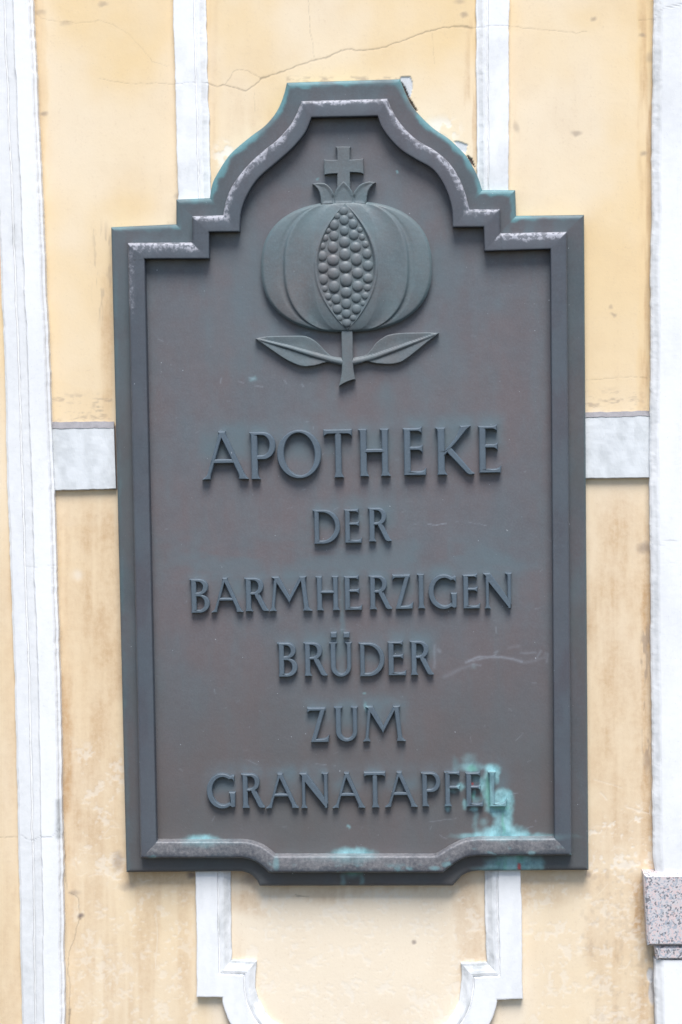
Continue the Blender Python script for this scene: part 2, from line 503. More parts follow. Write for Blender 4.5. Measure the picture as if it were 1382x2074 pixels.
for x_a, x_b, s_a in ((60, 120, .55), (300, 352, .35), (418, 460, .6), (925, 966, .6), (1031, 1075, .5), (1255, 1325, .75)):
    yellow = np.maximum(yellow, s_a * box(uw * .4 + u * .6, v, x_a, x_b, -900, 900, 26, 200))
yellow = np.maximum(yellow, 0.55 * box(uw, vw, -100, 420, 1050, 2400, 30) + 0.45 * box(uw, vw, 1050, 1400, 1000, 2400, 40))
yellow = np.clip(yellow, 0, 1)
stain = 0.10 * ss(0.4, 0.7, cloud)
mott = ss(0.33, 0.62, streak)
stain = np.maximum(stain, box(uw, v, 1190, 1330, 1000, 1740, 30, 60) * (0.40 + 0.24 * mott))
stain = np.maximum(stain, 0.78 * box(ux, v, 1296, 1330, 1090, 1770, 9, 50) * (0.6 + 0.5 * streak2))
stain = np.maximum(stain, 0.55 * box(ux, v, 1296, 1330, -300, 830, 7, 50) * ss(0.35, 0.65, streak2))
stain = np.maximum(stain, box(uw, v, 105, 262, 1000, 1760, 25, 60) * (0.34 + 0.22 * mott))
stain = np.maximum(stain, 0.72 * box(ux, vw, 122, 150, 1330, 1660, 9, 40))
stain = np.maximum(stain, 0.55 * box(ux, vw, 60, 90, 0, 360, 8, 40) * streak2)
stain = np.maximum(stain, box(uw, v, 120, 400, 1760, 2300, 30, 40) * (0.12 + 0.28 * mott))
stain = np.maximum(stain, box(uw, v, 1195, 1330, 1760, 2300, 20, 30) * (0.32 + 0.26 * mott))
stain = np.maximum(stain, 0.80 * box(ux, v, 1283, 1306, 1770, 1900, 6, 20))
stain = np.maximum(stain, 0.55 * box(uw, vw, 465, 540, 1750, 1850, 18) + 0.42 * box(uw, vw, 920, 985, 1760, 2000, 16, 40))
stain = np.maximum(stain, 0.35 * box(uw, vw, 470, 980, 1780, 1815, 14) * mott)
stain = np.maximum(stain, 0.50 * box(uw, vw, 240, 420, 1755, 1800, 14) + 0.35 * box(uw, vw, 1050, 1240, 1755, 1830, 14))
stain = np.maximum(stain, 0.45 * box(ux, vw, 462, 500, 1900, 2100, 10, 30) * streak2)
stain = np.maximum(stain, 0.35 * box(uw, vw, -60, 45, 1100, 2300, 14, 90) * (0.5 + streak))
stain = np.maximum(stain, 0.38 * box(ux, vw, 205, 236, 560, 860, 10, 60) * (0.4 + mott))
stain = np.maximum(stain, 0.34 * box(ux, vw, 420, 440, -30, 390, 6, 30) * streak2 + 0.30 * box(ux, vw, 1030, 1050, -40, 390, 7, 30) * mott)
stain = np.maximum(stain, 0.45 * box(ux, vw, 945, 968, 60, 370, 7, 40) * ss(0.4, 0.6, streak2))
stain = np.maximum(stain, 0.10 * blob(uw, vw, 1150, 210, 40, 70) + 0.35 * blob(uw, vw, 505, 245, 35, 50) * streak2)
soot_gap_shade = 0.0 * u
for (cx_, cy_, rx_, ry_, s_) in [(1167, 268, 9, 5, .5), (1046, 258, 5, 8, .35), (1300, 70, 6, 4, .5), (1316, 118, 5, 9, .35), (1304, 310, 6, 5, .5), (1305, 1110, 12, 9, .55),
        (88, 231, 7, 4, .6), (82, 26, 10, 5, .35), (135, 48, 9, 4, .3), (210, 8, 8, 4, .4), (1202, 37, 5, 4, .5), (1242, 637, 5, 3, .5), (1237, 622, 3, 3, .4), (940, 30, 6, 4, .5), (930, 5, 9, 4, .35),
        (240, 1745, 9, 16, .5), (388, 1772, 9, 6, .85), (505, 1778, 12, 10, .5), (1192, 1773, 6, 5, .6), (150, 1808, 10, 5, .45), (260, 1795, 14, 8, .4), (345, 470, 9, 14, .35), (362, 398, 6, 6, .4),  # second entry paints the shade of the gap under the plaque's lower left
        (1020, 265, 5, 20, .2), (163, 1855, 5, 5, .9), (838, 1908, 3, 4, .7)]:
    soot_gap_shade = np.maximum(soot_gap_shade, s_ * blob(u + (ux - u) * 0.5, v + (fbm(u, v, 12, 12, 77) - .5) * 10, cx_, cy_, rx_, ry_, 1.4))
sn = 0.5 * fbm(u, v, 40, 9, 81, 5) + 0.5 * fbm(u, v, 9, 4, 82, 3)
soot_gap_shade = np.maximum(soot_gap_shade, 0.42 * ss(0.48, 0.72, sn) * (box(uw, v, 1185, 1318, 790, 832, 10) + box(uw, v, 104, 232, 800, 853, 10)))
soot_gap_shade = np.maximum(soot_gap_shade, 0.45 * box(u, v + (ux - u) * .3, 420, 985, 155, 168, 3) * box(u, v, 581, 815, 150, 172, 3) * ss(.4, .7, fbm(u, v, 16, 6, 83)))
soot_gap_shade = np.maximum(soot_gap_shade, 0.50 * ss(0.50, 0.66, fbm(u, v, 5, 28, 85, 3)) * box(ux, vw, 1300, 1318, 1260, 1560, 6, 40))
soot_gap_shade = np.maximum(soot_gap_shade, 0.35 * ss(0.55, 0.7, fbm(u, v, 6, 40, 87, 3)) * box(ux, vw, 190, 228, 470, 640, 10, 30))
soot_gap_shade = np.maximum(soot_gap_shade, 0.16 * ss(0.50, 0.75, fbm(u, v, 10, 12, 89, 5)) * box(uw, vw, 1180, 1330, 1750, 2100, 20))
soot_gap_shade = np.maximum(soot_gap_shade, 0.92 * box(u, v, 230, 246, 862, 992, 2))  # shade in the gap between left band stone and plaque, painted dark
chip = 0.5 * fbm(u, v, 30, 26, 91, 3) + 0.5 * fbm(u, v, 7, 6, 93, 3)
pale = 0.75 * ss(0.54, 0.66, chip) * (0.75 * box(uw, vw, 1195, 1318, 1640, 1775, 22) + 0.45 * box(uw, vw, 1060, 1330, 1775, 2090, 25) + 0.5 * box(uw, vw, 150, 260, 1500, 1800, 20)
                               + 0.4 * box(uw, vw, 150, 400, 1800, 2090, 20) + 0.45 * box(uw, vw, 470, 985, 1800, 2090, 20))
pale = np.maximum(pale, lines_mask(u, v, SCRATCH, 1.5, 15))
pale = np.maximum(pale, 0.45 * blob(ux, v, 157, 1165, 9, 9, 1.5))
pale = np.maximum(pale, 0.8 * ss(0.45, 0.55, fbm(u, v, 14, 14, 95, 3)) * (blob(uw * .2 + u * .8, v, 895, 262, 34, 22) * 1 + blob(u, v, 455, 312, 20, 24)))
bare_poly = [[(812, 155), (831, 155), (836, 167), (836, 178), (831, 198), (815, 190), (808, 165)], [(920, 287), (930, 287), (947, 293), (944, 311), (930, 305)]]
bare = 0.0 * u
ju = u + (fbm(u, v, 12, 12, 97, 3) - .5) * 3
jv = v + (fbm(u, v, 12, 12, 99, 3) - .5) * 3
for bp in bare_poly:
    bare = np.maximum(bare, inside(ju, jv, bp).astype(float))
bare = np.maximum(bare, 0.85 * blob(ju, jv, 1318, 1975, 8, 14, .4) + 0.7 * blob(ju, jv, 1321, 2010, 7, 24, .4))
crack = lines_mask(u, v, CRACKS)
gap = inside(ju, jv, [(812, 163), (817, 170), (830, 197), (846, 226), (838, 225), (822, 200)]) | inside(ju, jv, [(945, 312), (956, 322), (962, 338), (950, 330)])
crack = np.maximum(crack, 0.97 * gap)
wy = -(-0.0007 * crack - 0.0022 * bare - 0.003 * gap + 0.0012 * (fbm(u, v, 180, 260, 101, 4) - .5) * 2 - 0.0006 * pale)
fine_zone = (u > -60) & (u < 1440) & (v > -60) & (v < 2140)
wall = mesh_obj('wall', np.stack([wx, wy, wz], 1), quads, M_PLASTER, None,
                dict(yellow=yellow, stain=np.clip(stain * (0.70 + 0.42 * ss(.28, .70, fbm(u, v, 34, 60, 131, 5))), 0, 1), soot_gap_shade=soot_gap_shade, pale=np.clip(pale, 0, 1) * fine_zone, bare=bare, crack=crack), True)
wall['kind'] = 'structure'
wall['label'] = 'weathered yellow plaster wall with hairline cracks behind the plaque'

# ------------------------------------------------------------------ white mouldings on the wall
def strip(name, pa, pb, prof, mat, label, depth, step=2.5, parent=wall, grime=None, jag=0.0017, caps=True):
    """swept moulding between an outer and an inner path made of matching segments"""
    ln = [max(np.hypot(*np.diff(np.asarray(s, float), axis=0).T).sum() for s in t) for t in zip(pa, pb)]
    n = [max(2, int(l / step)) for l in ln]
    a = np.vstack([resample(pa, n), np.asarray(pa[-1][-1], float)[None]])
    b = np.vstack([resample(pb, n), np.asarray(pb[-1][-1], float)[None]])
    V, Q, T, K = sweep(at(a, depth), at(b, depth), prof, False)
    uu, vv = px(V[:, 0], V[:, 2], depth)
    # hand-run stucco: edges wander by a millimetre
    w1 = (fbm(uu, vv, 14, 14, 7, 4) - .5) * 2
    w2 = (fbm(uu + 99, vv, 60, 60, 8, 3) - .5) * 2
    V[:, 0] += jag * (w1 * 0.7 + w2)
    V[:, 2] += jag * (fbm(uu, vv + 55, 14, 14, 17, 4) - .5)
    m = len(prof)
    F = [tuple(q) for q in Q]
    if caps:
        F += [tuple(range(m)), tuple(range(len(V) - 1, len(V) - 1 - m, -1))]
    g = grime(uu, vv, T) if grime else np.zeros(len(V))
    cr = lines_mask(uu, vv, CRACKS)
    V[:, 1] += 0.0015 * cr
    o = mesh_obj(name, V, F, mat, parent, dict(grime=np.clip(g, 0, 1), crack=cr))
    o['label'] = label
    return o

def dense(prof, step=0.04):
    out = []
    for (t0, d0), (t1, d1) in zip(prof[:-1], prof[1:]):
        k = max(1, int(abs(t1 - t0) / step))
        out += [(t0 + (t1 - t0) * i / k, d0 + (d1 - d0) * i / k) for i in range(k)]
    return out + [prof[-1]]

MOULD = dense([(0, -0.004), (0, 0.014), (0.02, 0.0165), (0.05, 0.017), (0.62, 0.017), (0.635, 0.013), (0.66, 0.0125), (0.68, 0.0148), (0.74, 0.0156), (0.80, 0.0146), (0.86, 0.0115), (0.93, 0.0085), (0.985, 0.0075), (1.0, 0.006), (1.0, -0.004)])
gr_top = lambda u_, v_, t: 0.18 * ss(.45, .7, fbm(u_, v_, 30, 50, 3, 4)) + 0.28 * box(u_, v_, 340, 1040, 300, 400, 30) * fbm(u_, v_, 20, 30, 4)
gr_bot = lambda u_, v_, t: (0.25 + 0.75 * ss(.6, .66, t)) * (0.3 + ss(.35, .65, fbm(u_, v_, 12, 34, 5, 5))) * 0.42 + 0.6 * box(u_, v_, 466, 524, 1942, 1962, 6) + 0.6 * box(u_, v_, 930, 992, 1946, 1968, 6)
strip('moulding_strip', [[(341, -330), (350, 0), (362, 430)]], [[(409, -330), (417, 0), (427, 430)]], MOULD, M_WHITE,
      'white stucco strip running down to the stepped left shoulder of the plaque', 0.016, grime=gr_top)
strip('moulding_strip', [[(1033, -330), (1032, 0), (1031, 430)]], [[(963, -330), (965, 0), (967, 430)]], MOULD, M_WHITE,
      'white stucco strip running down to the stepped right shoulder of the plaque', 0.016, grime=gr_top)
strip('moulding_strip', [[(395.5, 1700), (396, 1768), (399, 2020)], [(399, 2020), (449, 2021)], S([(449, 2021), (452.5, 2041), (467, 2074), (492, 2108), (530, 2136), (575, 2150)])],
      [[(466, 1700), (467, 1768), (469, 1947)], [(469, 1947), (519.5, 1949)], S([(519.5, 1949), (517, 1985), (519, 2012), (530, 2041), (550, 2070), (575, 2086)])], MOULD, M_WHITE,
      'white stucco strip below the plaque on the left, stepping inward and curling away', 0.016, grime=gr_bot)
strip('moulding_strip', [[(1055, 1700), (1055, 1765), (1059.5, 2024)], [(1059.5, 2024), (1007, 2026)], S([(1007, 2026), (1003, 2048), (992, 2076), (968, 2110), (930, 2138), (885, 2152)])],
      [[(981.5, 1700), (982, 1765), (985, 1951.5)], [(985, 1951.5), (933, 1954)], S([(933, 1954), (935, 1980), (932, 2018), (922, 2048), (904, 2075), (880, 2090)])], MOULD, M_WHITE,
      'white stucco strip below the plaque on the right, stepping inward and curling away', 0.016, grime=gr_bot)

# pilasters at both edges
PIL_L = dense([(0, -0.004), (0, 0.010), (0.05, 0.0135), (0.30, 0.0145), (0.31, 0.011), (0.34, 0.011), (0.36, 0.016), (0.52, 0.019), (0.54, 0.026), (0.56, 0.028), (0.90, 0.028), (0.93, 0.026), (0.955, 0.022), (1.0, 0.020), (1.0, -0.004)])
L_out = [[(-37, -330), (-22, 0), (5, 700), (13, 1000), (28, 1400), (36, 1760), (42, 2074), (48, 2350)]]
L_in = [[(56, -330), (66, 0), (97, 700), (109, 1000), (121, 1400), (127, 1760), (130, 2074), (133, 2350)]]
gr_pl = lambda u_, v_, t: (1 - ss(.50, .56, t)) * (0.20 + 0.16 * ss(1500, 2000, v_)) * (0.6 + 0.8 * fbm(u_, v_, 10, 60, 6, 4)) + 0.85 * box(u_, v_, 114, 124, 1618, 1700, 4) + 0.5 * box(u_, v_, 20, 32, 450, 500, 6) * fbm(u_, v_, 6, 6, 9)
pil_l = strip('pilaster', L_out, L_in, PIL_L, M_WHITE, 'white pilaster edge with narrow grey mouldings at the left margin', 0.026, grime=gr_pl, step=3)
PIL_R = dense([(0, -0.004), (0, 0.020), (0.012, 0.0235), (0.030, 0.0265), (0.05, 0.030), (0.065, 0.0315), (0.42, 0.0320), (0.80, 0.0315), (1.0, 0.0315), (1.0, -0.004)])
gr_pr = lambda u_, v_, t: 0.35 * (1 - ss(.045, .07, t)) * ss(.4, .65, fbm(u_, v_, 8, 40, 12, 4)) + 0.22 * box(u_, v_, 1325, 1400, -50, 260, 30) * fbm(u_, v_, 30, 60, 13) + 0.25 * box(u_, v_, 1330, 1500, 1640, 1775, 40) * fbm(u_, v_, 20, 20, 14)
pil_r = strip('pilaster', [[(1327, -330), (1325, 0), (1319, 600), (1317, 900), (1320, 1300), (1323, 1600), (1325, 1740), (1330, 1776)]],
              [[(1610, -330), (1610, 0), (1606, 600), (1606, 900), (1610, 1300), (1613, 1600), (1615, 1740), (1616, 1776)]], PIL_R, M_WHITE,
              'broad white pilaster face at the right margin above the granite block', 0.028, grime=gr_pr, step=3)
strip('pilaster', [[(1326, 1944), (1328, 2074), (1331, 2350)]], [[(1616, 1944), (1619, 2074), (1625, 2350)]], PIL_R, M_WHITE,
      'white pilaster base at the lower right corner below the granite block', 0.028, grime=gr_pr, step=3)

def slab(name, corners, d0, d1, bev, mat, label, parent):
    """bevelled stone block from four measured corners (clockwise from top left)"""
    q = at(corners, d1)
    c = q.mean(0)
    n = 12
    ring = np.vstack([q[i] + (q[(i + 1) % 4] - q[i]) * np.linspace(0, 1, n, endpoint=False)[:, None] for i in range(4)])
    uu, vv = px(ring[:, 0], ring[:, 1], d1)
    ring += 0.0003 * np.stack([fbm(uu, vv, 9, 9, 3) - .5, fbm(uu, vv, 9, 9, 4) - .5], 1) * 2
    dirs = c - ring
    inn = ring + dirs * bev / np.abs(dirs).max(0)
    V, F, N = [], [], len(ring)
    for p_, d in ((ring, d0), (ring, d1 - bev), (inn, d1)):
        V += [(x, -d, z) for x, z in p_]
    for k in range(2):
        F += [(k * N + i, k * N + (i + 1) % N, (k + 1) * N + (i + 1) % N, (k + 1) * N + i) for i in range(N)]
    F.append(tuple(2 * N + i for i in range(N)))
    o = mesh_obj(name, V, F, mat, parent, dict(grime=np.zeros(len(V)), crack=np.zeros(len(V))))
    o['label'] = label
    return o
slab('granite_block', [(1304, 1771), (1620, 1771), (1624, 1915), (1312, 1916)], -0.01, 0.043, 0.005, M_GRANITE, 'speckled pink and grey granite block set into the right pilaster', pil_r)
slab('granite_course', [(1325, 1917), (1622, 1917), (1623, 1945), (1330, 1945)], -0.01, 0.036, 0.006, M_GRANITE, 'thin granite course under the projecting granite block', pil_r)

def band(corners_top, corners_bot, label, seed):
    """grey-white band stone with a sloped dark weathering on top"""
    (xl, yt), (xr, yt2) = corners_top
    (xl2, yb), (xr2, yb2) = corners_bot
    n = 40
    s = np.linspace(0, 1, n)
    top = np.stack([xl + (xr - xl) * s, yt + (yt2 - yt) * s], 1)
    bot = np.stack([xl2 + (xr2 - xl2) * s, yb + (yb2 - yb) * s], 1)
    top[:, 1] += (fbm(s * 100, s * 0, 9, 9, seed) - .5) * 3
    bot[:, 1] += (fbm(s * 100, s * 0 + 7, 9, 9, seed) - .5) * 2
    prof = dense([(0, 0.006), (0.0, 0.0105), (0.012, 0.012), (0.5, 0.0125), (0.985, 0.012), (1.0, 0.010), (1.0, -0.006)], 0.06)
    V, Q, T, K = sweep(at(top, 0.012), at(bot, 0.012), prof, False)
    uu, vv = px(V[:, 0], V[:, 2], 0.02)
    V[:, 1] += 0.0012 * (fbm(uu, vv, 16, 16, seed + 3, 4) - .5)
    F = [tuple(q) for q in Q] + [tuple(range(len(prof))), tuple(range(len(V) - 1, len(V) - 1 - len(prof), -1))]
    edge = np.minimum(np.abs(uu - xl), np.abs(uu - xr))
    g = 0.30 * ss(.42, .62, fbm(uu, vv, 18, 40, seed + 5, 5)) + 0.35 * (1 - ss(0, 18, edge)) * fbm(uu, vv, 6, 6, seed + 6)
    o = mesh_obj('band_stone', V, F, M_GREYWHITE, wall, dict(grime=np.clip(g, 0, 1), crack=np.zeros(len(V))))
    o['label'] = label
    # sloping flashing on top of the band
    h = 12 if seed == 3 else 9
    up = np.stack([top[:, 0], top[:, 1] - h - 1.5 * fbm(s * 100, s * 0 + 3, 12, 9, seed)], 1)
    V, Q, T, K = sweep(at(up, 0.006), at(top, 0.012), [(0, -0.004), (0, 0.003), (0.3, 0.006), (0.9, 0.0118), (1.0, 0.0130), (1.0, 0.0055)], False)
    f = mesh_obj('flashing', V, [tuple(q) for q in Q] + [tuple(range(6)), tuple(range(len(V) - 1, len(V) - 7, -1))], M_FLASH, o)
    return o
band([(103, 868), (231, 866)], [(108, 994), (235, 991)], 'short white band stone between the left pilaster and the plaque', 3)
band([(1178, 845), (1319, 842)], [(1178, 970), (1319, 968)], 'short white band stone between the plaque and the right pilaster', 4)

# ------------------------------------------------------------------ the plaque
plaque = bpy.data.objects.new('bronze_plaque', None)
scene.collection.objects.link(plaque)
pl0 = at([(722, 1794)], 0.0)[0]
plaque.location = (pl0[0], 0, pl0[1])
bpy.context.view_layer.update()
plaque['label'] = 'dark bronze pharmacy plaque with pomegranate relief and raised lettering on yellow wall'
plaque['category'] = 'plaque'

ZERO = lambda n: np.zeros(n)
LETTERS = []   # (char, x0, x1, ytop, ybottom, word)
def word(w, boxes):
    for ch, bx in zip(w, boxes):
        LETTERS.append((ch, *bx, w))
word('APOTHEKE', [(408, 503, 874, 971), (505.5, 558.5, 875.5, 971), (561.5, 651, 871, 969.5), (656, 714, 869.5, 967.5), (726, 791, 869, 965), (816.5, 863.5, 864, 963.5), (882, 961, 862.5, 962.5), (969, 1015.5, 859.5, 958.5)])
word('DER', [(633.5, 689, 1033, 1102), (697.5, 733, 1030, 1100.5), (745.5, 793, 1029, 1097.5)])
word('BARMHERZIGEN', [(384, 424.5, 1173.5, 1242), (427, 492, 1171, 1240.5), (495, 544, 1171, 1239), (544.7, 632, 1168.5, 1238), (639.5, 688, 1168, 1237), (697, 733.5, 1165.5, 1236.5), (747, 794, 1166.5, 1235),
                      (795, 837.5, 1164, 1234), (845, 861, 1163.5, 1233), (868, 926, 1164, 1234.5), (937.3, 973, 1162, 1233.5), (979.3, 1037.3, 1161.5, 1233)])
word('BRÜDER', [(561.5, 602.5, 1302.5, 1371.5), (615, 663, 1302, 1370), (667, 713, 1302, 1371.5), (726.5, 779, 1302.5, 1370.5), (785.5, 823, 1298, 1369), (830.5, 878.5, 1299, 1368)])
word('ZUM', [(622.7, 667, 1433.5, 1504), (677, 725.5, 1432.5, 1503), (735, 821.7, 1431, 1502)])
word('GRANATAPFEL', [(419, 477, 1567.5, 1638.5), (488.8, 536, 1568, 1637.5), (538, 604.6, 1567.5, 1637.5), (607, 665.5, 1566.7, 1637.5), (673, 739.5, 1566, 1637), (737.6, 781.3, 1564, 1636.3), (779.7, 845.8, 1564, 1635.3),
                     (853, 892.4, 1565.4, 1634), (900, 931.8, 1563.5, 1634), (943.2, 979.5, 1563, 1634.6), (989, 1026.8, 1563.7, 1634.6)])

# where the bronze has gone green, chalky or dull
VERD = [(955, 1554, 19, 7, .6), (951, 1541, 11, 12, .28), (922, 1548, 5, 13, .22), (934, 1593, 6, 9, .75), (918, 1602, 8, 4, .45), (965, 1577, 9, 6, .4), (977, 1590, 5, 13, .8), (960, 1609, 4, 11, .8), (968, 1619, 8, 5, .4),
        (942, 1628, 4, 8, .65), (960, 1639, 8, 5, .7), (907, 1636, 4, 5, .6), (997, 1557, 15, 10, .9), (1007, 1572, 6, 13, .85), (989, 1590, 10, 28, .7), (992, 1622, 11, 20, .75), (1018, 1611, 17, 12, .9), (1032, 1625, 9, 22, .85),
        (1012, 1640, 22, 12, .9), (1019, 1662, 17, 36, .88), (1019, 1686, 40, 13, .85), (1005, 1693, 70, 7, .75), (1060, 1694, 70, 5, .6), (963, 1664, 5, 34, .28), (980, 1665, 6, 6, .3),
        (1040, 1750, 46, 17, .85), (1000, 1760, 30, 6, .6), (1097, 1752, 5, 13, .5), (1085, 1748, 14, 12, .35),
        (716, 1733, 40, 14, .9), (690, 1738, 60, 6, .3), (409, 1703, 32, 11, .85), (430, 1706, 46, 4, .4), (694, 1783, 4, 13, .3), (733, 1780, 4, 12, .35), (714, 1772, 14, 6, .3),
        (738, 1406, 3, 2.5, .6), (740, 1432, 3, 8, .5), (706, 1675, 3, 3, .5), (806, 348, 2, 3, .7), (645, 363, 3, 2, .6), (512, 767, 6, 4, .3), (960, 1350, 5, 5, .12)]
GREEN = [(955, 1556, 9, 6, .6), (989, 1600, 4, 24, .7), (991, 1624, 4, 10, .7), (1015, 1636, 14, 4, .7), (1020, 1665, 2.5, 20, .6), (958, 1612, 4, 6, .5), (1052, 1738, 8, 8, .5), (1024, 1752, 3, 12, .5), (1008, 1748, 4, 4, .4), (716, 1768, 14, 4, .5)]
CHALK = [(3.2, .55, [(944, 1342), (955, 1336), (968, 1331), (980, 1331), (1020, 1331), (1038, 1334), (1058, 1341)]), (2.0, .5, [(944, 1342), (960, 1338), (985, 1333), (1004, 1326)]), (2.0, .35, [(956, 1345), (975, 1348)]),
         (3.5, .30, [(881, 1308), (880, 1352)]), (4.0, .35, [(888, 1316), (891, 1319)]), (5, .2, [(900, 1371), (935, 1354), (960, 1346)]), (4, .2, [(1060, 1342), (1090, 1336), (1110, 1330)]), (2.5, .3, [(1055, 1323), (1085, 1322)]),
         (3.0, .3, [(1085, 1337), (1095, 1318)]), (3, .3, [(1104, 1323), (1110, 1324), (1108, 1340)]), (4, .18, [(1030, 1312), (1052, 1308)]), (3, .3, [(1003, 1322), (1008, 1318)]),
         (1.6, .55, [(504, 765), (516, 767)]), (1.6, .5, [(516, 781), (532, 783)]), (1.5, .4, [(576, 770), (581, 777)]), (1.6, .5, [(611, 777), (614, 782)]), (1.8, .4, [(448, 766), (447, 776)]), (1.4, .4, [(484, 773), (494, 775)]),
         (1.2, .6, [(868, 1062), (880, 1064), (905, 1060)]), (1.0, .35, [(950, 1058), (985, 1064)]), (1.0, .3, [(960, 1600), (1000, 1596)]), (1.0, .3, [(870, 1665), (925, 1657)]), (1.0, .4, [(890, 1691), (905, 1699)]),
         (1.0, .4, [(1030, 1610), (1050, 1606)]), (1.0, .45, [(1066, 1678), (1080, 1673)]), (1.1, .35, [(498, 1538), (520, 1548)]), (1.1, .35, [(640, 1547), (660, 1549)]), (1.0, .3, [(1045, 1500), (1060, 1485)])]
_r = random.Random(12)
for _ in range(120):
    x0, y0 = _r.uniform(310, 1110), _r.uniform(480, 1690)
    a, l = _r.gauss(0, .5) + _r.choice([0, 0, 1.5]), _r.uniform(1, 12)
    CHALK.append((_r.uniform(.7, 1.3), _r.uniform(.12, .40), [(x0, y0), (x0 + l * math.cos(a), y0 + l * math.sin(a))]))

def weather(V, depth, haze=True):
    uu, vv = px(V[:, 0], V[:, 2], depth)
    n = len(uu)
    ju = uu + (fbm(uu, vv, 11, 11, 201, 4) - .5) * 9
    jv = vv + (fbm(uu, vv, 11, 11, 211, 4) - .5) * 9
    vd, gn = np.zeros(n), np.zeros(n)
    for cx_, cy_, rx_, ry_, s_ in VERD:
        k = (np.abs(ju - cx_) < 2 * rx_ + 4) & (np.abs(jv - cy_) < 2 * ry_ + 4)
        if k.any():
            vd[k] = 1 - (1 - vd[k]) * (1 - s_ * blob(ju[k], jv[k], cx_, cy_, rx_, ry_, 0.9 if s_ >= .7 else 1.6))
    for cx_, cy_, rx_, ry_, s_ in GREEN:
        k = (np.abs(ju - cx_) < 2 * rx_ + 4) & (np.abs(jv - cy_) < 2 * ry_ + 4)
        if k.any():
            gn[k] = np.maximum(gn[k], 0.7 * s_ * blob(ju[k], jv[k], cx_, cy_, rx_, ry_, 1.5))
    ch = lines_mask(uu, vv, CHALK, 1.6, 221) * (0.5 + 0.7 * fbm(uu, vv, 7, 7, 231, 3))
    rd = 0.9 * box(uu, vv, 1049, 1055, 1749, 1762, 1.2) + 0.8 * blob(uu, vv, 957, 1588, 2, 3)
    hz = np.zeros(n)
    um = np.zeros(n)
    if haze:
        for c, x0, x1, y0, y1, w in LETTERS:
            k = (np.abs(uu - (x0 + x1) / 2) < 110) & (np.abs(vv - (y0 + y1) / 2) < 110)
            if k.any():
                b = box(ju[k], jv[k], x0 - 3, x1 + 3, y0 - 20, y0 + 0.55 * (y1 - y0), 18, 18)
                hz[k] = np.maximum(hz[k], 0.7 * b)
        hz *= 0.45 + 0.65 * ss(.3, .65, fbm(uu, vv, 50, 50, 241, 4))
        hz = np.maximum(hz, 0.7 * box(ju, vv, 689, 698, 1150, 1292, 4, 20) + 0.5 * box(ju, vv, 685, 699, 1285, 1375, 5, 20))
        hz = np.maximum(hz, 0.6 * blob(ju, jv, 690, 620, 230, 210, 1.5) * ss(.35, .6, fbm(uu, vv, 90, 90, 251, 4)))
        hz = np.maximum(hz, 0.55 * box(uu, vv, 330, 1080, 1090, 1180, 60, 40) * ss(.35, .65, fbm(uu, vv, 80, 30, 261, 4)))
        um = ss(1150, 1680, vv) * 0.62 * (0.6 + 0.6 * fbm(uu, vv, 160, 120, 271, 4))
    return dict(verd=vd, green=gn, chalk=ch, red=np.clip(rd, 0, 1), haze=hz, umber=np.clip(um, 0, 1) * (1 - np.clip(hz * 1.2, 0, 1)))
def full(V, depth, haze=True, **kw):
    a = weather(V, depth, haze)
    for k in ('teal', 'wear', 'warm', 'crack'):
        a[k] = kw.get(k, np.zeros(len(V)))
    return a

# backing plate: rim, bevelled edge and margin up to below the frame
prof = [(0, 0.003), (0, 0.015), (0, 0.022), (0.012, 0.0265), (0.04, 0.0293), (0.08, 0.0310), (0.13, 0.0318)] + [(t, PLATE_D) for t in np.linspace(0.18, 1, 16)]
V, Q, T, K = sweep(A_plate, A_mid, prof)
uu, vv = px(V[:, 0], V[:, 2], .03)
nrm = seg_id[K]
tops = np.isin(nrm, [0, 2, 3, 4, 5, 6, 8]).astype(float)
tops += 0.5 * np.isin(nrm, [1, 7]) + 0.12 * np.isin(nrm, [15])
ed = 1 - ss(0.10, 0.24 , T + (fbm(uu, vv, 20, 20, 301, 4) - .5) * 0.26)
teal = np.clip(tops * ed * (0.30 + 1.0 * ss(.3, .65, fbm(uu, vv, 55, 55, 311, 4))), 0, 1)
teal = np.maximum(teal, 0.30 * np.isin(nrm, [9]) * (1 - ss(0.02, .10, T)))
hz = 0.6 * np.isin(nrm, [0, 1, 8, 15]) * ss(.35, .6, fbm(uu, vv, 30, 60, 321, 4)) * (1 - ss(420, 1000, vv) * .5)
at_pl = full(V, .032, False, teal=teal)
at_pl['haze'] = np.maximum(at_pl['haze'], hz * 0.7)
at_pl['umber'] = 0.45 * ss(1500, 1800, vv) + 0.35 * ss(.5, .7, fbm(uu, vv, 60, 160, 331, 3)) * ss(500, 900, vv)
at_pl['red'] = np.maximum(at_pl['red'], 0.35 * (T < .01) * (V[:, 1] > -0.02) * (vv > 1755))
F = [tuple(q) for q in Q]
m = len(prof)
F.append(tuple(i * m for i in range(len(A_plate) - 1, -1, -1)))
backing = mesh_obj('backing_plate', V, F, M_PLATE, plaque, at_pl)

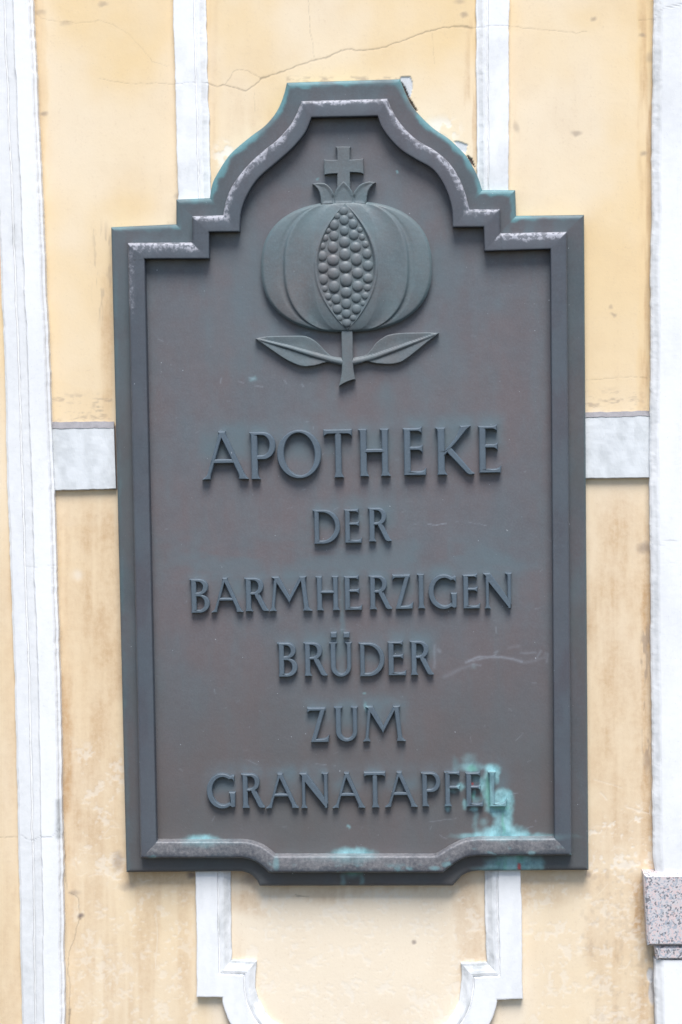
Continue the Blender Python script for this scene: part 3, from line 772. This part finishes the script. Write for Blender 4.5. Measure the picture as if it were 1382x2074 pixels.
# inscription panel
lo, hi = A_mid.min(0), A_mid.max(0)
gx = np.arange(lo[0], hi[0], 0.0021)
gz = np.arange(lo[1], hi[1], 0.0021)
GX, GZ = np.meshgrid(gx, gz, indexing='ij')
x_, z_ = GX.ravel(), GZ.ravel()
ins = inside(x_, z_, A_mid[::3]).reshape(GX.shape)
I, J = np.meshgrid(np.arange(len(gx) - 1), np.arange(len(gz) - 1), indexing='ij')
keep = ins[:-1, :-1] & ins[1:, :-1] & ins[:-1, 1:] & ins[1:, 1:]
I, J = I[keep], J[keep]
nz = len(gz)
quads = np.stack([I * nz + J, (I + 1) * nz + J, (I + 1) * nz + J + 1, I * nz + J + 1], 1)
used = np.unique(quads)
remap = np.zeros(len(x_), int)
remap[used] = np.arange(len(used))
x_, z_ = x_[used], z_[used]
uu, vv = px(x_, z_, FIELD_D)
V = np.stack([x_, -FIELD_D + 0.0009 * (fbm(uu, vv, 160, 220, 401, 3) - .5), z_], 1)
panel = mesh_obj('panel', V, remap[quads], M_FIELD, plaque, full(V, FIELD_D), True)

# raised frame
prof = [(0, 0.031), (0, 0.042), (0, 0.048), (0.02, 0.0522), (0.06, 0.0552), (0.11, 0.0571)] + [(t, 0.0578 + 0.0022 * math.sin(math.pi * min(1, (t - .16) / .8) * .5)) for t in np.linspace(0.16, 0.93, 14)] + [(0.965, 0.0595), (0.99, 0.0583), (1.0, 0.0565), (1.0, 0.047), (1.0, 0.031)]
V, Q, T, K = sweep(A_fout, A_fin, prof)
uu, vv = px(V[:, 0], V[:, 2], .053)
sg = seg_id[K]
top = np.isin(sg, [0, 2, 3, 4, 5, 6, 8]).astype(float)
wide = 0.34 + 0.22 * box(uu, vv, 255, 400, 480, 540, 25) + 0.10 * box(uu, vv, 480, 570, 260, 350, 20) - 0.06 * box(uu, vv, 600, 790, 190, 250, 15) + 0.10 * box(uu, vv, 1050, 1160, 460, 520, 20)
wear = top * (1 - ss(0.0, 1.5, T / wide + (fbm(uu, vv, 13, 13, 501, 4) - .5) * 0.9)) * (0.75 + .7 * ss(.3, .65, fbm(uu, vv, 60, 60, 505, 3)))
wear = np.maximum(wear, 0.40 * np.isin(sg, [1, 15]) * box(uu, vv, 255, 300, 490, 640, 8, 40) * (1 - ss(.2, .6, T)))
bot = np.isin(sg, [10, 11, 12, 13, 14]).astype(float)
warm = np.clip(bot, 0, 1)
wb = bot * (0.70 - 0.55 * (1 - ss(0.05, 0.5, T + (fbm(uu, vv, 40, 40, 511, 4) - .5) * .4))) * (0.6 + .6 * fbm(uu, vv, 30, 30, 521, 3))
wear = np.maximum(wear, wb)
seams = [(1.0, .7, [(258, 527), (296, 526)]), (1.0, .6, [(388, 473), (426, 472)]), (1.0, .5, [(1013, 455), (1016, 505)]), (1.0, .4, [(545, 1767), (558, 1733)]), (1.0, .4, [(898, 1767), (882, 1733)])]
at_f = full(V, .053, False, wear=np.clip(wear, 0, 1), warm=warm, crack=lines_mask(uu, vv, seams, .5))
fv = at_f['verd'] * 0.35
fv = np.maximum(fv, 0.45 * bot * ss(.60, .72, fbm(uu, vv, 22, 16, 531, 4)) * (1 - ss(.3, .7, T)))
fv = np.maximum(fv, .5 * np.maximum(blob(uu, vv, 560, 1748, 6, 12), blob(uu, vv, 880, 1757, 10, 4)))
at_f['verd'], at_f['green'] = fv, at_f['green'] * .2
at_f['haze'] = 0.35 * ss(.4, .65, fbm(uu, vv, 40, 120, 541, 4))
frame = mesh_obj('frame', V, Q, M_FRAME, plaque, at_f)

# ------------------------------------------------------------------ cut reliefs (letters, cross, leaves ...)
def cdt(polys, extra=None):
    """union of overlapping outlines -> triangles"""
    verts, edges, faces = [], [], []
    for p in polys:
        b = len(verts)
        verts += [Vector((float(a), float(c))) for a, c in p]
        faces.append(list(range(b, b + len(p))))
    if extra is not None:
        verts += [Vector((float(a), float(c))) for a, c in extra]
    r = delaunay_2d_cdt(verts, edges, faces, 1, 1e-4)
    P2 = np.array([(q.x, q.y) for q in r[0]])
    tri = np.array([tuple(f) for f in r[2]])
    cen = P2[tri].mean(1)
    k = np.zeros(len(tri), bool)
    for p in polys:
        k |= inside(cen[:, 0], cen[:, 1], p)
    return P2, [tuple(f) for f in tri[k]]

def ccw(p):
    p = np.asarray(p, float)
    a = np.sum(p[:, 0] * np.roll(p[:, 1], -1) - np.roll(p[:, 0], -1) * p[:, 1])
    return p if a > 0 else p[::-1]

def relief(name, polys, d0, h, cham, mat, parent, hfun=None, extra=None, smooth=False, label=None):
    """polys in wall millimetres; solid from depth d0 rising h, front edge chamfered by cham (all mm)"""
    P2, tri = cdt([ccw(p) for p in polys], extra)
    tri = [t if (P2[t[1], 0] - P2[t[0], 0]) * (P2[t[2], 1] - P2[t[0], 1]) - (P2[t[1], 1] - P2[t[0], 1]) * (P2[t[2], 0] - P2[t[0], 0]) > 0 else t[::-1] for t in tri]
    ecount = {}
    for t in tri:
        for a, b in ((t[0], t[1]), (t[1], t[2]), (t[2], t[0])):
            ecount[(a, b)] = 1
    bnd = [(a, b) for (a, b) in ecount if (b, a) not in ecount]
    nin = {}
    for a, b in bnd:                    # interior lies left of a->b
        d = P2[b] - P2[a]
        l = np.hypot(*d) + 1e-9
        nv = np.array([-d[1], d[0]]) / l
        for q in (a, b):
            nin.setdefault(q, []).append((nv, l))
    inset = P2.copy()
    for q, ns in nin.items():
        s = sum(n for n, l in ns)
        k = np.dot(s, s)
        off = s * 2 / k if k > 0.8 else s / max(math.sqrt(k), .2) * 1.5
        if len(ns) != 2:
            off = s / (math.sqrt(k) + 1e-6)
        inset[q] = P2[q] + cham * off
    n = len(P2)
    hh = np.full(n, h) if hfun is None else hfun(inset)
    V = [(inset[i, 0] / 1000, -(d0 + hh[i]) / 1000, inset[i, 1] / 1000) for i in range(n)]
    F = list(tri)
    sm = [bool(smooth)] * len(F)
    ids = {}
    for q in nin:
        ids[q] = len(V)
        V += [(P2[q, 0] / 1000, -(d0 + max(hh[q] - cham, 0.5)) / 1000, P2[q, 1] / 1000), (P2[q, 0] / 1000, -d0 / 1000, P2[q, 1] / 1000)]
    for a, b in bnd:
        F += [(ids[a], ids[b], b, a), (ids[a] + 1, ids[b] + 1, ids[b], ids[a])]
        sm += [False, False]
    V = np.array(V)
    at_ = full(V, (d0 + h) / 1000, False)
    at_['verd'] *= 0.8
    at_['green'] *= 0.3
    at_['chalk'] *= 0.3
    o = mesh_obj(name, V, F, mat, parent, at_, sm)
    if label:
        o['label'] = label
    return o

# --- letter construction: strokes of a flared roman capital, cap height 100
def stem(x0, x1, y0=0.0, y1=100.0, w=None, fb=(3, 3), ft=(3, 3), xt=None, lenb=13.0, lent=11.0):
    """near-vertical stroke; x0..x1 foot edges before flaring, xt = left edge at the top if it leans"""
    w = x1 - x0
    xt = x0 if xt is None else xt
    ys = np.unique(np.r_[np.linspace(y0, y0 + lenb, 6), np.linspace(y0 + lenb, y1 - lent, 5), np.linspace(y1 - lent, y1, 6)])
    L, R = [], []
    for y in ys:
        c = x0 + (xt - x0) * (y - y0) / (y1 - y0)
        kb = max(0, 1 - (y - y0) / lenb) ** 2
        kt = max(0, 1 - (y1 - y) / lent) ** 2
        L.append((c - fb[0] * kb - ft[0] * kt, y))
        R.append((c + w + fb[1] * kb + ft[1] * kt, y))
    return R + L[::-1]

def arm(x0, x1, yl, yu, up=3.0, dn=6.0, ln=11.0, slant=0.0, left=False):
    """horizontal arm with a wedge tip at x1 (or at x0 when left)"""
    xs = np.unique(np.r_[np.linspace(x0, x1, 4), np.linspace(x1 - ln, x1, 7)]) if not left else np.unique(np.r_[np.linspace(x0, x0 + ln, 7), np.linspace(x0, x1, 4)])
    U, D = [], []
    for x in xs:
        k = max(0, 1 - ((x1 - x) if not left else (x - x0)) / ln) ** 2
        U.append((x, yu + up * k))
        D.append((x, yl - dn * k))
    return D + U[::-1]

def arc(cx, cy, rx, ry, a0, a1, n=28, tilt=0.0):
    t = np.radians(np.linspace(a0, a1, n))
    x, y = rx * np.cos(t), ry * np.sin(t)
    k = math.radians(tilt)
    return [(cx + a * math.cos(k) - b * math.sin(k), cy + a * math.sin(k) + b * math.cos(k)) for a, b in zip(x, y)]

def ring_bands(o, i):
    """closed ring from two matching point lists as four bands"""
    n = len(o) - 1
    q = [0, n // 4, n // 2, 3 * n // 4, n]
    return [o[a:b + 1] + i[a:b + 1][::-1] for a, b in zip(q[:-1], q[1:])]

def bowl(xs, yt, yb, xr, ityt, iyb, ixr, xo, xi):
    """half-round bowl hung on a stem: outer and inner outlines"""
    o = [(xs, yt)] + arc(xo, (yt + yb) / 2, xr - xo, (yt - yb) / 2, 90, -90, 30) + [(xs, yb)]
    i = [(xs, ityt)] + arc(xi, (ityt + iyb) / 2, ixr - xi, (ityt - iyb) / 2, 90, -90, 30) + [(xs, iyb)]
    n = len(o) // 2
    return [o[:n + 1] + i[:n + 1][::-1], o[n:] + i[n:][::-1]]

def glyph(c):
    if c == 'A':
        return [stem(8.6, 16.6, xt=39, fb=(8.6, 2), ft=(2, 1)), stem(81.9, 94.1, xt=36.5, fb=(4.3, 3.9), ft=(0.5, 2.6)), [(20, 33.5), (73, 33.5), (69, 42), (23, 42)]]
    if c == 'P':
        return [stem(4.4, 17.9, fb=(1, 5), ft=(4, 0))] + bowl(10, 100, 42, 55.6, 93.2, 51, 43, 30, 27)
    if c == 'O':
        return ring_bands(arc(45.7, 50, 45.7, 50, 90, 450, 65), arc(46, 50.2, 31.8, 43.8, 90, 450, 65, 4))
    if c == 'T':
        return [stem(24, 37, fb=(3, 4.5), ft=(0, 0)), arm(0, 30.5, 90.8, 100, .5, 7, 10, left=True), arm(30.5, 59.8, 90.8, 100, .5, 7, 10)]
    if c == 'H':
        return [stem(4.2, 17.8, fb=(1, 4), ft=(4, 0.5)), stem(49.4, 62.4, fb=(2.4, 5), ft=(4, 2)), [(12, 50), (56, 50), (56, 58), (12, 58)]]
    if c == 'E':
        return [stem(2, 15.7, fb=(0.6, 0), ft=(2.2, 0)), arm(8, 40.8, 93.8, 100, 3.6, 6), arm(8, 41.8, 53.5, 61, 3.5, 7), [(8, 0), (40, 0), (47.5, -.6), (48.2, 3), (49, 15.5), (44, 10.6), (38, 8.7), (30, 8.2), (8, 8.2)]]
    if c == 'F':
        return [stem(3, 16.5, fb=(3, 4.5), ft=(3, 0)), arm(9, 44.5, 92.5, 99.5, 1.2, 7), arm(9, 44.8, 51.5, 59, 3.5, 5)]
    if c == 'L':
        return [stem(5, 18.8, fb=(1, 0), ft=(4.5, 4)), [(10, 0), (40, 0), (50, -.6), (51, 4), (53.4, 24), (47, 13), (41, 9.5), (33, 8.2), (10, 8.2)]]
    if c == 'K':
        return [stem(4.8, 19.5, fb=(1, 5), ft=(5, 1.5)),
                [(18, 39.5), (24.8, 47), (46, 70), (56.5, 83), (66, 94.5), (75.4, 103.6), (53, 103), (52.6, 98), (51, 93.5), (46.5, 84), (39.3, 73.5), (18.4, 50)],
                [(24, 49), (33, 57.8), (58, 28.5), (71.8, 12), (77, 6), (82.2, 3), (82, 1.2), (76, -.6), (70.5, -.3), (64.6, 3.6), (45.3, 25.3), (27, 44.6)]]
    if c == 'D':
        return [stem(5.2, 18.8, fb=(1.6, 0), ft=(5, 0))] + bowl(11, 100, 0, 80, 92.3, 9.4, 65.5, 31, 27)
    if c == 'R':
        return [stem(4.7, 19.5, fb=(2.6, 4.5), ft=(4.6, 0))] + bowl(11, 100, 49, 55.4, 92.3, 57, 40.5, 29, 26) + \
               [[(26, 53), (42, 54.5), (45.5, 48), (52.5, 33), (61.7, 13.7), (66, 6.5), (69.8, 2.4), (69, 0.2), (60, -.2), (55, .7), (51, 4.2), (40, 26.5), (29, 48.6)]]
    if c == 'B':
        return [stem(5.4, 20.4, fb=(1.8, 0), ft=(5.4, 0))] + bowl(12, 100, 53.5, 55.4, 92, 60.5, 40, 28, 26) + bowl(12, 55, 0, 59.4, 48.5, 8.6, 44, 29, 27)
    if c == 'M':
        return [stem(6.1, 15.3, fb=(6.1, 6), ft=(4, 0), xt=16.4), [(8.2, 100), (30, 100), (60.3, 44), (90.4, 100), (101, 100), (64.5, 33), (59.2, 22.7), (56, 29), (20, 88), (15, 94)],
                stem(103.2, 116.4, fb=(4.2, 9.4), ft=(3, 5), xt=92.5)]
    if c == 'Z':
        return [arm(0, 52.8, 90.5, 99.4, .6, 9, 10, left=True), [(9, 0), (24.7, 7), (52.8, 99.4), (38, 94)], [(9, 0), (45, 0), (59.5, .5), (60, 5), (62.2, 20.5), (55, 13.5), (48, 10.2), (38, 9), (14, 9)]]
    if c == 'I':
        return [stem(5, 18.2, fb=(2.2, 4), ft=(4.6, 2))]
    if c == 'G':
        o, i = arc(44.5, 50, 44.5, 50, 57, 300, 44), arc(47, 50, 31.6, 39.6, 52, 306, 44, 3)
        h = 22
        return [o[:h + 1] + i[:h + 1][::-1], o[h:] + i[h:][::-1], [o[0], i[0], (72.5, 84.5), (77, 80.5), (80.3, 77.2), (80.6, 93.2), (76, 94.8)][::1],
                [o[-1], (74, 2.8), (81.5, 5), (81.6, 20), (82.6, 42), (83.2, 46.2), (64, 46.8), (65.5, 43), (67, 37), (67, 16), i[-1]]]
    if c == 'N':
        return [stem(7, 16, fb=(3.6, 5.2), ft=(5, 0)), [(0, 100), (20.5, 100), (70, 30), (80, 16), (79.6, 0), (73, 0), (16, 75), (9, 86), (4, 95)], stem(69.6, 79.6, y0=0, fb=(0, 0), ft=(6.5, 2.5))]
    if c in 'UÜ':
        o = [(4.6, 60)] + arc(34.4, 30, 29.8, 30, 180, 360, 34) + [(64.2, 60)]
        i = [(19, 60)] + arc(35.6, 30, 16.6, 20.6, 180, 360, 34) + [(52.2, 60)]
        h = len(o) // 2
        return [o[:h + 1] + i[:h + 1][::-1], o[h:] + i[h:][::-1], stem(4.6, 19, y0=30, fb=(0, 0), ft=(4.6, 5)), stem(52.2, 64.2, y0=30, fb=(0, 0), ft=(5, 2.5))]

LD = FIELD_D * 1000 - 0.6
for ch, x0, x1, y0, y1, w in LETTERS:
    g = glyph(ch)
    allp = np.vstack([np.asarray(p, float) for p in g])
    lo, hi = allp.min(0), allp.max(0)
    d = FIELD_D + 0.014
    c4 = at([((x0 + x1) / 2, y0), ((x0 + x1) / 2, y1), (x0, (y0 + y1) / 2), (x1, (y0 + y1) / 2)], d) * 1000
    zt, zb, xl, xr = c4[0, 1], c4[1, 1], c4[2, 0], c4[3, 0]
    sx, sz = (xr - xl) / (hi[0] - lo[0]), (zt - zb) / (hi[1] - lo[1])
    polys = [np.stack([xl + (np.asarray(p, float)[:, 0] - lo[0]) * sx, zb + (np.asarray(p, float)[:, 1] - lo[1]) * sz], 1) for p in g]
    big = w == 'APOTHEKE'
    o = relief('letter', polys, LD, 17.0 if big else 14.0, 1.7 if big else 1.4, M_LETTER, plaque, label='raised letter %s of the word %s' % (ch, w))
    if ch == 'Ü':
        for (a, b) in ((669.8, 682.1), (695.6, 708.2)):
            q = at([(a, 1281.5), (b, 1281), (b, 1292), (a, 1292.5)], d) * 1000
            relief('dot', [q], LD, 14.0, 1.4, M_LETTER, o)

# ------------------------------------------------------------------ the pomegranate
fc = at([(701.8, 540.6)], .05)[0] * 1000
sc_ = (at([(875, 540)], .05)[0, 0] - at([(529, 540)], .05)[0, 0]) * 1000 / 346.0
RX, RZ = 173.3 * sc_, 131.8 * sc_
NE = 2.4
nu, nv = 260, 200
tt = np.linspace(-1, 1, nv + 1)
sgrid = np.sign(tt) * (1 - (1 - np.abs(tt)) ** 1.7)
uu_ = np.linspace(-1, 1, nu + 1)
uu_ = np.sign(uu_) * (1 - (1 - np.abs(uu_)) ** 1.25)
XW = np.maximum(1 - np.abs(sgrid) ** NE, 0) ** (1 / NE)
XX = RX * uu_[None, :] * XW[:, None]
ZZ = RZ * np.repeat(sgrid[:, None], nu + 1, 1)
a_ = np.abs(np.repeat(uu_[None, :], nv + 1, 0))
r_ = np.clip((np.abs(XX / RX) ** NE + np.abs(ZZ / RZ) ** NE) ** (1 / NE), 0, 1)
tl = ZZ / (127.5 * sc_)
lens = np.abs(XX) / (58.5 * sc_ * np.maximum(1 - tl ** 2, 1e-3))
lens = np.where(np.abs(tl) >= 1, 9, lens)
lat = np.clip(1 - np.abs(sgrid)[:, None] ** 2, 0, 1) ** .7
H = 17 + 10 * np.sqrt(np.clip(1 - r_ ** 2, 0, 1)) - 3.0 * np.exp(-((1 - r_) / 0.02) ** 2)
lobe = ss(0.745, 0.705, a_)
H = H + lat * (lobe * (5.0 - 3.6 * np.sin(np.pi * np.clip((0.69 - a_) / 0.30, 0, 1))) - 1.2 * np.exp(-((a_ - 0.765) / 0.03) ** 2))
lip = np.exp(-((lens - 1.05) / 0.045) ** 2) * ss(1.0, 0.86, np.abs(tl))
H = H + 2.6 * lip * lat ** .3
floor_ = 20.0 + 7.5 * np.sqrt(np.clip(1 - r_ ** 2, 0, 1))
H = np.where(lens < 1, H + (floor_ - H) * ss(1.0, 0.93, lens), H)
V = np.stack([(fc[0] + XX) / 1000, -(LD + H) / 1000, (fc[1] + ZZ) / 1000], -1).reshape(-1, 3)
n1 = nu + 1
I, J = np.meshgrid(np.arange(nv), np.arange(nu), indexing='ij')
Q = np.stack([I * n1 + J, I * n1 + J + 1, (I + 1) * n1 + J + 1, (I + 1) * n1 + J], -1).reshape(-1, 4)
ringi = [i * n1 for i in range(nv + 1)] + [i * n1 + nu for i in range(nv, -1, -1)]
base = len(V)
top_ = V[ringi].copy()
bot_ = top_.copy()
bot_[:, 1] = -LD / 1000
V = np.vstack([V, top_, bot_])
nr = len(ringi)
Q2 = np.array([(base + i, base + (i + 1) % nr, base + nr + (i + 1) % nr, base + nr + i) for i in range(nr)])
F = np.vstack([Q, Q2])
at_fr = full(V, .06, False)
uq, vq = px(V[:, 0], V[:, 2], .06)
tealf = 0.45 * ss(520, 415, vq + (fbm(uq, vq, 40, 40, 601) - .5) * 120) * ss(.3, .6, fbm(uq, vq, 50, 40, 611))
tealf[:len(H.ravel())] = np.maximum(tealf[:len(H.ravel())], 0.4 * np.exp(-((r_.ravel() - .985) / .02) ** 2) + 0.25 * np.exp(-((a_.ravel() - .72) / .02) ** 2) * np.repeat(lat.ravel(), nu + 1))
at_fr['haze'] = tealf
at_fr['umber'] = np.r_[(0.0 * (lens < 0.97) * 1.0).ravel(), np.zeros(2 * nr)]
fruit = mesh_obj('pomegranate', V, F, M_FRUIT, plaque, at_fr, np.r_[np.ones(len(Q), bool), np.zeros(len(Q2), bool)])
fruit['label'] = 'pomegranate relief with ribbed rind and split showing round seeds'

def crop3(p):
    return [(500 + a * 0.28944, 270 + b * 0.28944) for a, b in p]
SEEDS = [(678, 545, 30), (682, 608, 33), (683, 683, 32), (685, 762, 38), (688, 848, 40), (692, 935, 42), (697, 1028, 44), (697, 1113, 38), (698, 1193, 34), (699, 1262, 31), (700, 1327, 29),
         (612, 643, 34), (612, 720, 33), (604, 798, 38), (606, 888, 40), (609, 982, 40), (613, 1075, 40), (627, 1160, 32), (635, 1230, 32), (648, 1292, 22),
         (632, 580, 22), (567, 683, 21), (549, 733, 24), (530, 790, 23), (530, 860, 34), (534, 942, 36), (537, 1022, 34), (545, 1087, 23), (568, 1142, 25), (580, 1193, 18),
         (745, 636, 32), (750, 712, 34), (762, 796, 37), (769, 884, 40), (776, 978, 38), (777, 1070, 38), (767, 1152, 32), (768, 1230, 32), (747, 1292, 22),
         (727, 578, 20), (793, 676, 20), (808, 728, 22), (832, 778, 24), (842, 845, 33), (849, 927, 36), (849, 1015, 34), (845, 1080, 25), (830, 1137, 25), (815, 1190, 18)]
nr_, na_ = 6, 18
SV = [(0, -1, 0)]
for i in range(1, nr_ + 1):
    el = math.pi / 2 * (1 - i / nr_)
    SV += [(math.cos(el) * math.cos(2 * math.pi * k / na_), -math.sin(el), math.cos(el) * math.sin(2 * math.pi * k / na_)) for k in range(na_)]
SF = [(0, 1 + k, 1 + (k + 1) % na_) for k in range(na_)]
for i in range(nr_ - 1):
    a0, b0 = 1 + i * na_, 1 + (i + 1) * na_
    SF += [(a0 + k, b0 + k, b0 + (k + 1) % na_, a0 + (k + 1) % na_) for k in range(na_)]
zs = np.zeros(len(SV))
seed_attr = {k: zs for k in ('verd', 'green', 'chalk', 'red', 'haze', 'umber', 'teal', 'wear', 'warm', 'crack')}
seed_mesh = None
for sx_, sy_, sr_ in SEEDS:
    c = at(crop3([(sx_, sy_)]), .055)[0]
    rr = sr_ * 0.28944 / 1000 * 1.05
    rs = 1 + 0.05 * math.sin(sx_ * 1.7 + sy_ * 0.9)
    rloc = ((abs((c[0] * 1000 - fc[0]) / RX)) ** NE + (abs((c[1] * 1000 - fc[1]) / RZ)) ** NE) ** (1 / NE)
    dep = (LD + 20.0 + 7.5 * math.sqrt(max(0, 1 - rloc ** 2))) / 1000 - 0.0006
    o = mesh_obj('seed', SV, SF, M_FRUIT, fruit, seed_attr, True, mesh=seed_mesh)
    seed_mesh = o.data
    o.location = (c[0], -dep, c[1])
    o.scale = (rr * rs, rr * 0.47, rr / rs)

def reg(name, pts, h, cham, d=.045, base_off=0.0, **kw):
    return relief(name, [at(crop3(p), d) * 1000 for p in pts], LD + base_off, h, cham, M_FRUIT, fruit, **kw)
CROSS = [(633, 395), (634, 283), (600, 284), (565, 287), (543, 293), (540, 240), (540, 184), (570, 187), (600, 188), (634, 186), (633, 130), (629, 108), (621, 95), (675, 93), (728, 95), (723, 110), (722, 150), (722, 185), (760, 184), (795, 181), (817, 177), (818, 230), (819, 287), (800, 279), (770, 275), (723, 274), (724, 395)]
reg('cross', [CROSS], 16, 1.3, label='small plain cross above the pomegranate crown')
CROWN = [(520, 500), (518, 455), (510, 418), (495, 390), (478, 371), (458, 355), (500, 347), (545, 350), (565, 360), (585, 380), (600, 402), (612, 425), (622, 400), (638, 377), (657, 356), (678, 337), (700, 356), (720, 378), (735, 400), (745, 423), (755, 405), (772, 382), (790, 363), (810, 351), (835, 342), (862, 338), (905, 345), (885, 360), (866, 382), (850, 410), (842, 445), (838, 500)]
cr_pts = at(crop3(CROWN), .045) * 1000
cr_g = np.stack(np.meshgrid(np.arange(cr_pts[:, 0].min(), cr_pts[:, 0].max(), 1.3), np.arange(cr_pts[:, 1].min(), cr_pts[:, 1].max(), 1.3)), -1).reshape(-1, 2)
cr_g = cr_g[inside(cr_g[:, 0], cr_g[:, 1], cr_pts)]
cr_g = cr_g[dist_line(cr_g[:, 0], cr_g[:, 1], np.vstack([cr_pts, cr_pts[:1]])) > 2.0]
cr_lines = [at(crop3([(612, 425), (607, 455), (612, 500)]), .045) * 1000, at(crop3([(745, 423), (750, 455), (745, 500)]), .045) * 1000]
def crown_h(p):
    d = np.minimum(dist_line(p[:, 0], p[:, 1], cr_lines[0]), dist_line(p[:, 0], p[:, 1], cr_lines[1]))
    e = dist_line(p[:, 0], p[:, 1], np.vstack([cr_pts, cr_pts[:1]]))
    return 20.0 - 2.6 * np.exp(-(d / 2.2) ** 2) - 1.6 * ss(1, 9, e)
reg('crown', [CROWN], 20, 1.4, hfun=crown_h, extra=cr_g, smooth=True, label='three-pointed calyx crown of the pomegranate')
STEM = [(663, 1375), (741, 1375), (743, 1480), (744, 1590), (746, 1640), (752, 1685), (761, 1722), (735, 1727), (700, 1740), (670, 1755), (645, 1771), (655, 1730), (663, 1690), (667, 1640), (668, 1590), (665, 1480)]
reg('stem', [STEM], 18, 1.3, label='short flared stem of the pomegranate')

def leaf(outline, rib, label):
    op = at(crop3(smooth_seg(outline, 70)), .045) * 1000
    rp = at(crop3(rib), .045) * 1000
    lo, hi = op.min(0), op.max(0)
    g = np.stack(np.meshgrid(np.arange(lo[0], hi[0], 1.7), np.arange(lo[1], hi[1], 1.7)), -1).reshape(-1, 2)
    g = g[inside(g[:, 0], g[:, 1], op)]
    dd = dist_line(g[:, 0], g[:, 1], np.vstack([op, op[:1]]))
    g = g[dd > 1.6]
    L = np.hypot(*(rp[-1] - rp[0]))
    def hf(p):
        de = dist_line(p[:, 0], p[:, 1], np.vstack([op, op[:1]]))
        dr = dist_line(p[:, 0], p[:, 1], rp)
        s = np.clip(np.hypot(*(p - rp[0]).T) / L, 0, 1)
        w = 1.2 + 4.6 * s ** .8
        return 14.5 - 1.3 * ss(0, 18, de) * (dr > w) + 3.6 * np.sqrt(np.clip(1 - (dr / w) ** 2, 0, 1)) * (0.35 + .65 * s)
    reg_o = relief('leaf', [op], LD, 12, 1.0, M_FRUIT, fruit, hfun=hf, extra=g, smooth=True, label=label)
    return reg_o
leaf([(60, 1435), (130, 1423), (230, 1418), (330, 1417), (400, 1418), (450, 1435), (500, 1470), (550, 1525), (592, 1558), (630, 1566), (675, 1576), (675, 1624), (630, 1615), (580, 1603), (540, 1607), (480, 1625), (400, 1632), (340, 1615), (260, 1575), (150, 1500), (100, 1465)],
     [(62, 1436), (180, 1468), (300, 1500), (450, 1545), (590, 1584), (672, 1600)], 'pointed leaf reaching left from the stem')
leaf([(1345, 1397), (1270, 1394), (1200, 1395), (1120, 1396), (1050, 1400), (1000, 1409), (970, 1420), (910, 1462), (865, 1520), (832, 1552), (790, 1562), (738, 1576), (738, 1624), (790, 1612), (838, 1594), (880, 1606), (960, 1615), (1040, 1612), (1100, 1590), (1180, 1530), (1260, 1465), (1305, 1432)],
     [(1343, 1398), (1200, 1452), (1050, 1508), (900, 1562), (820, 1584), (740, 1600)], 'pointed leaf reaching right from the stem')
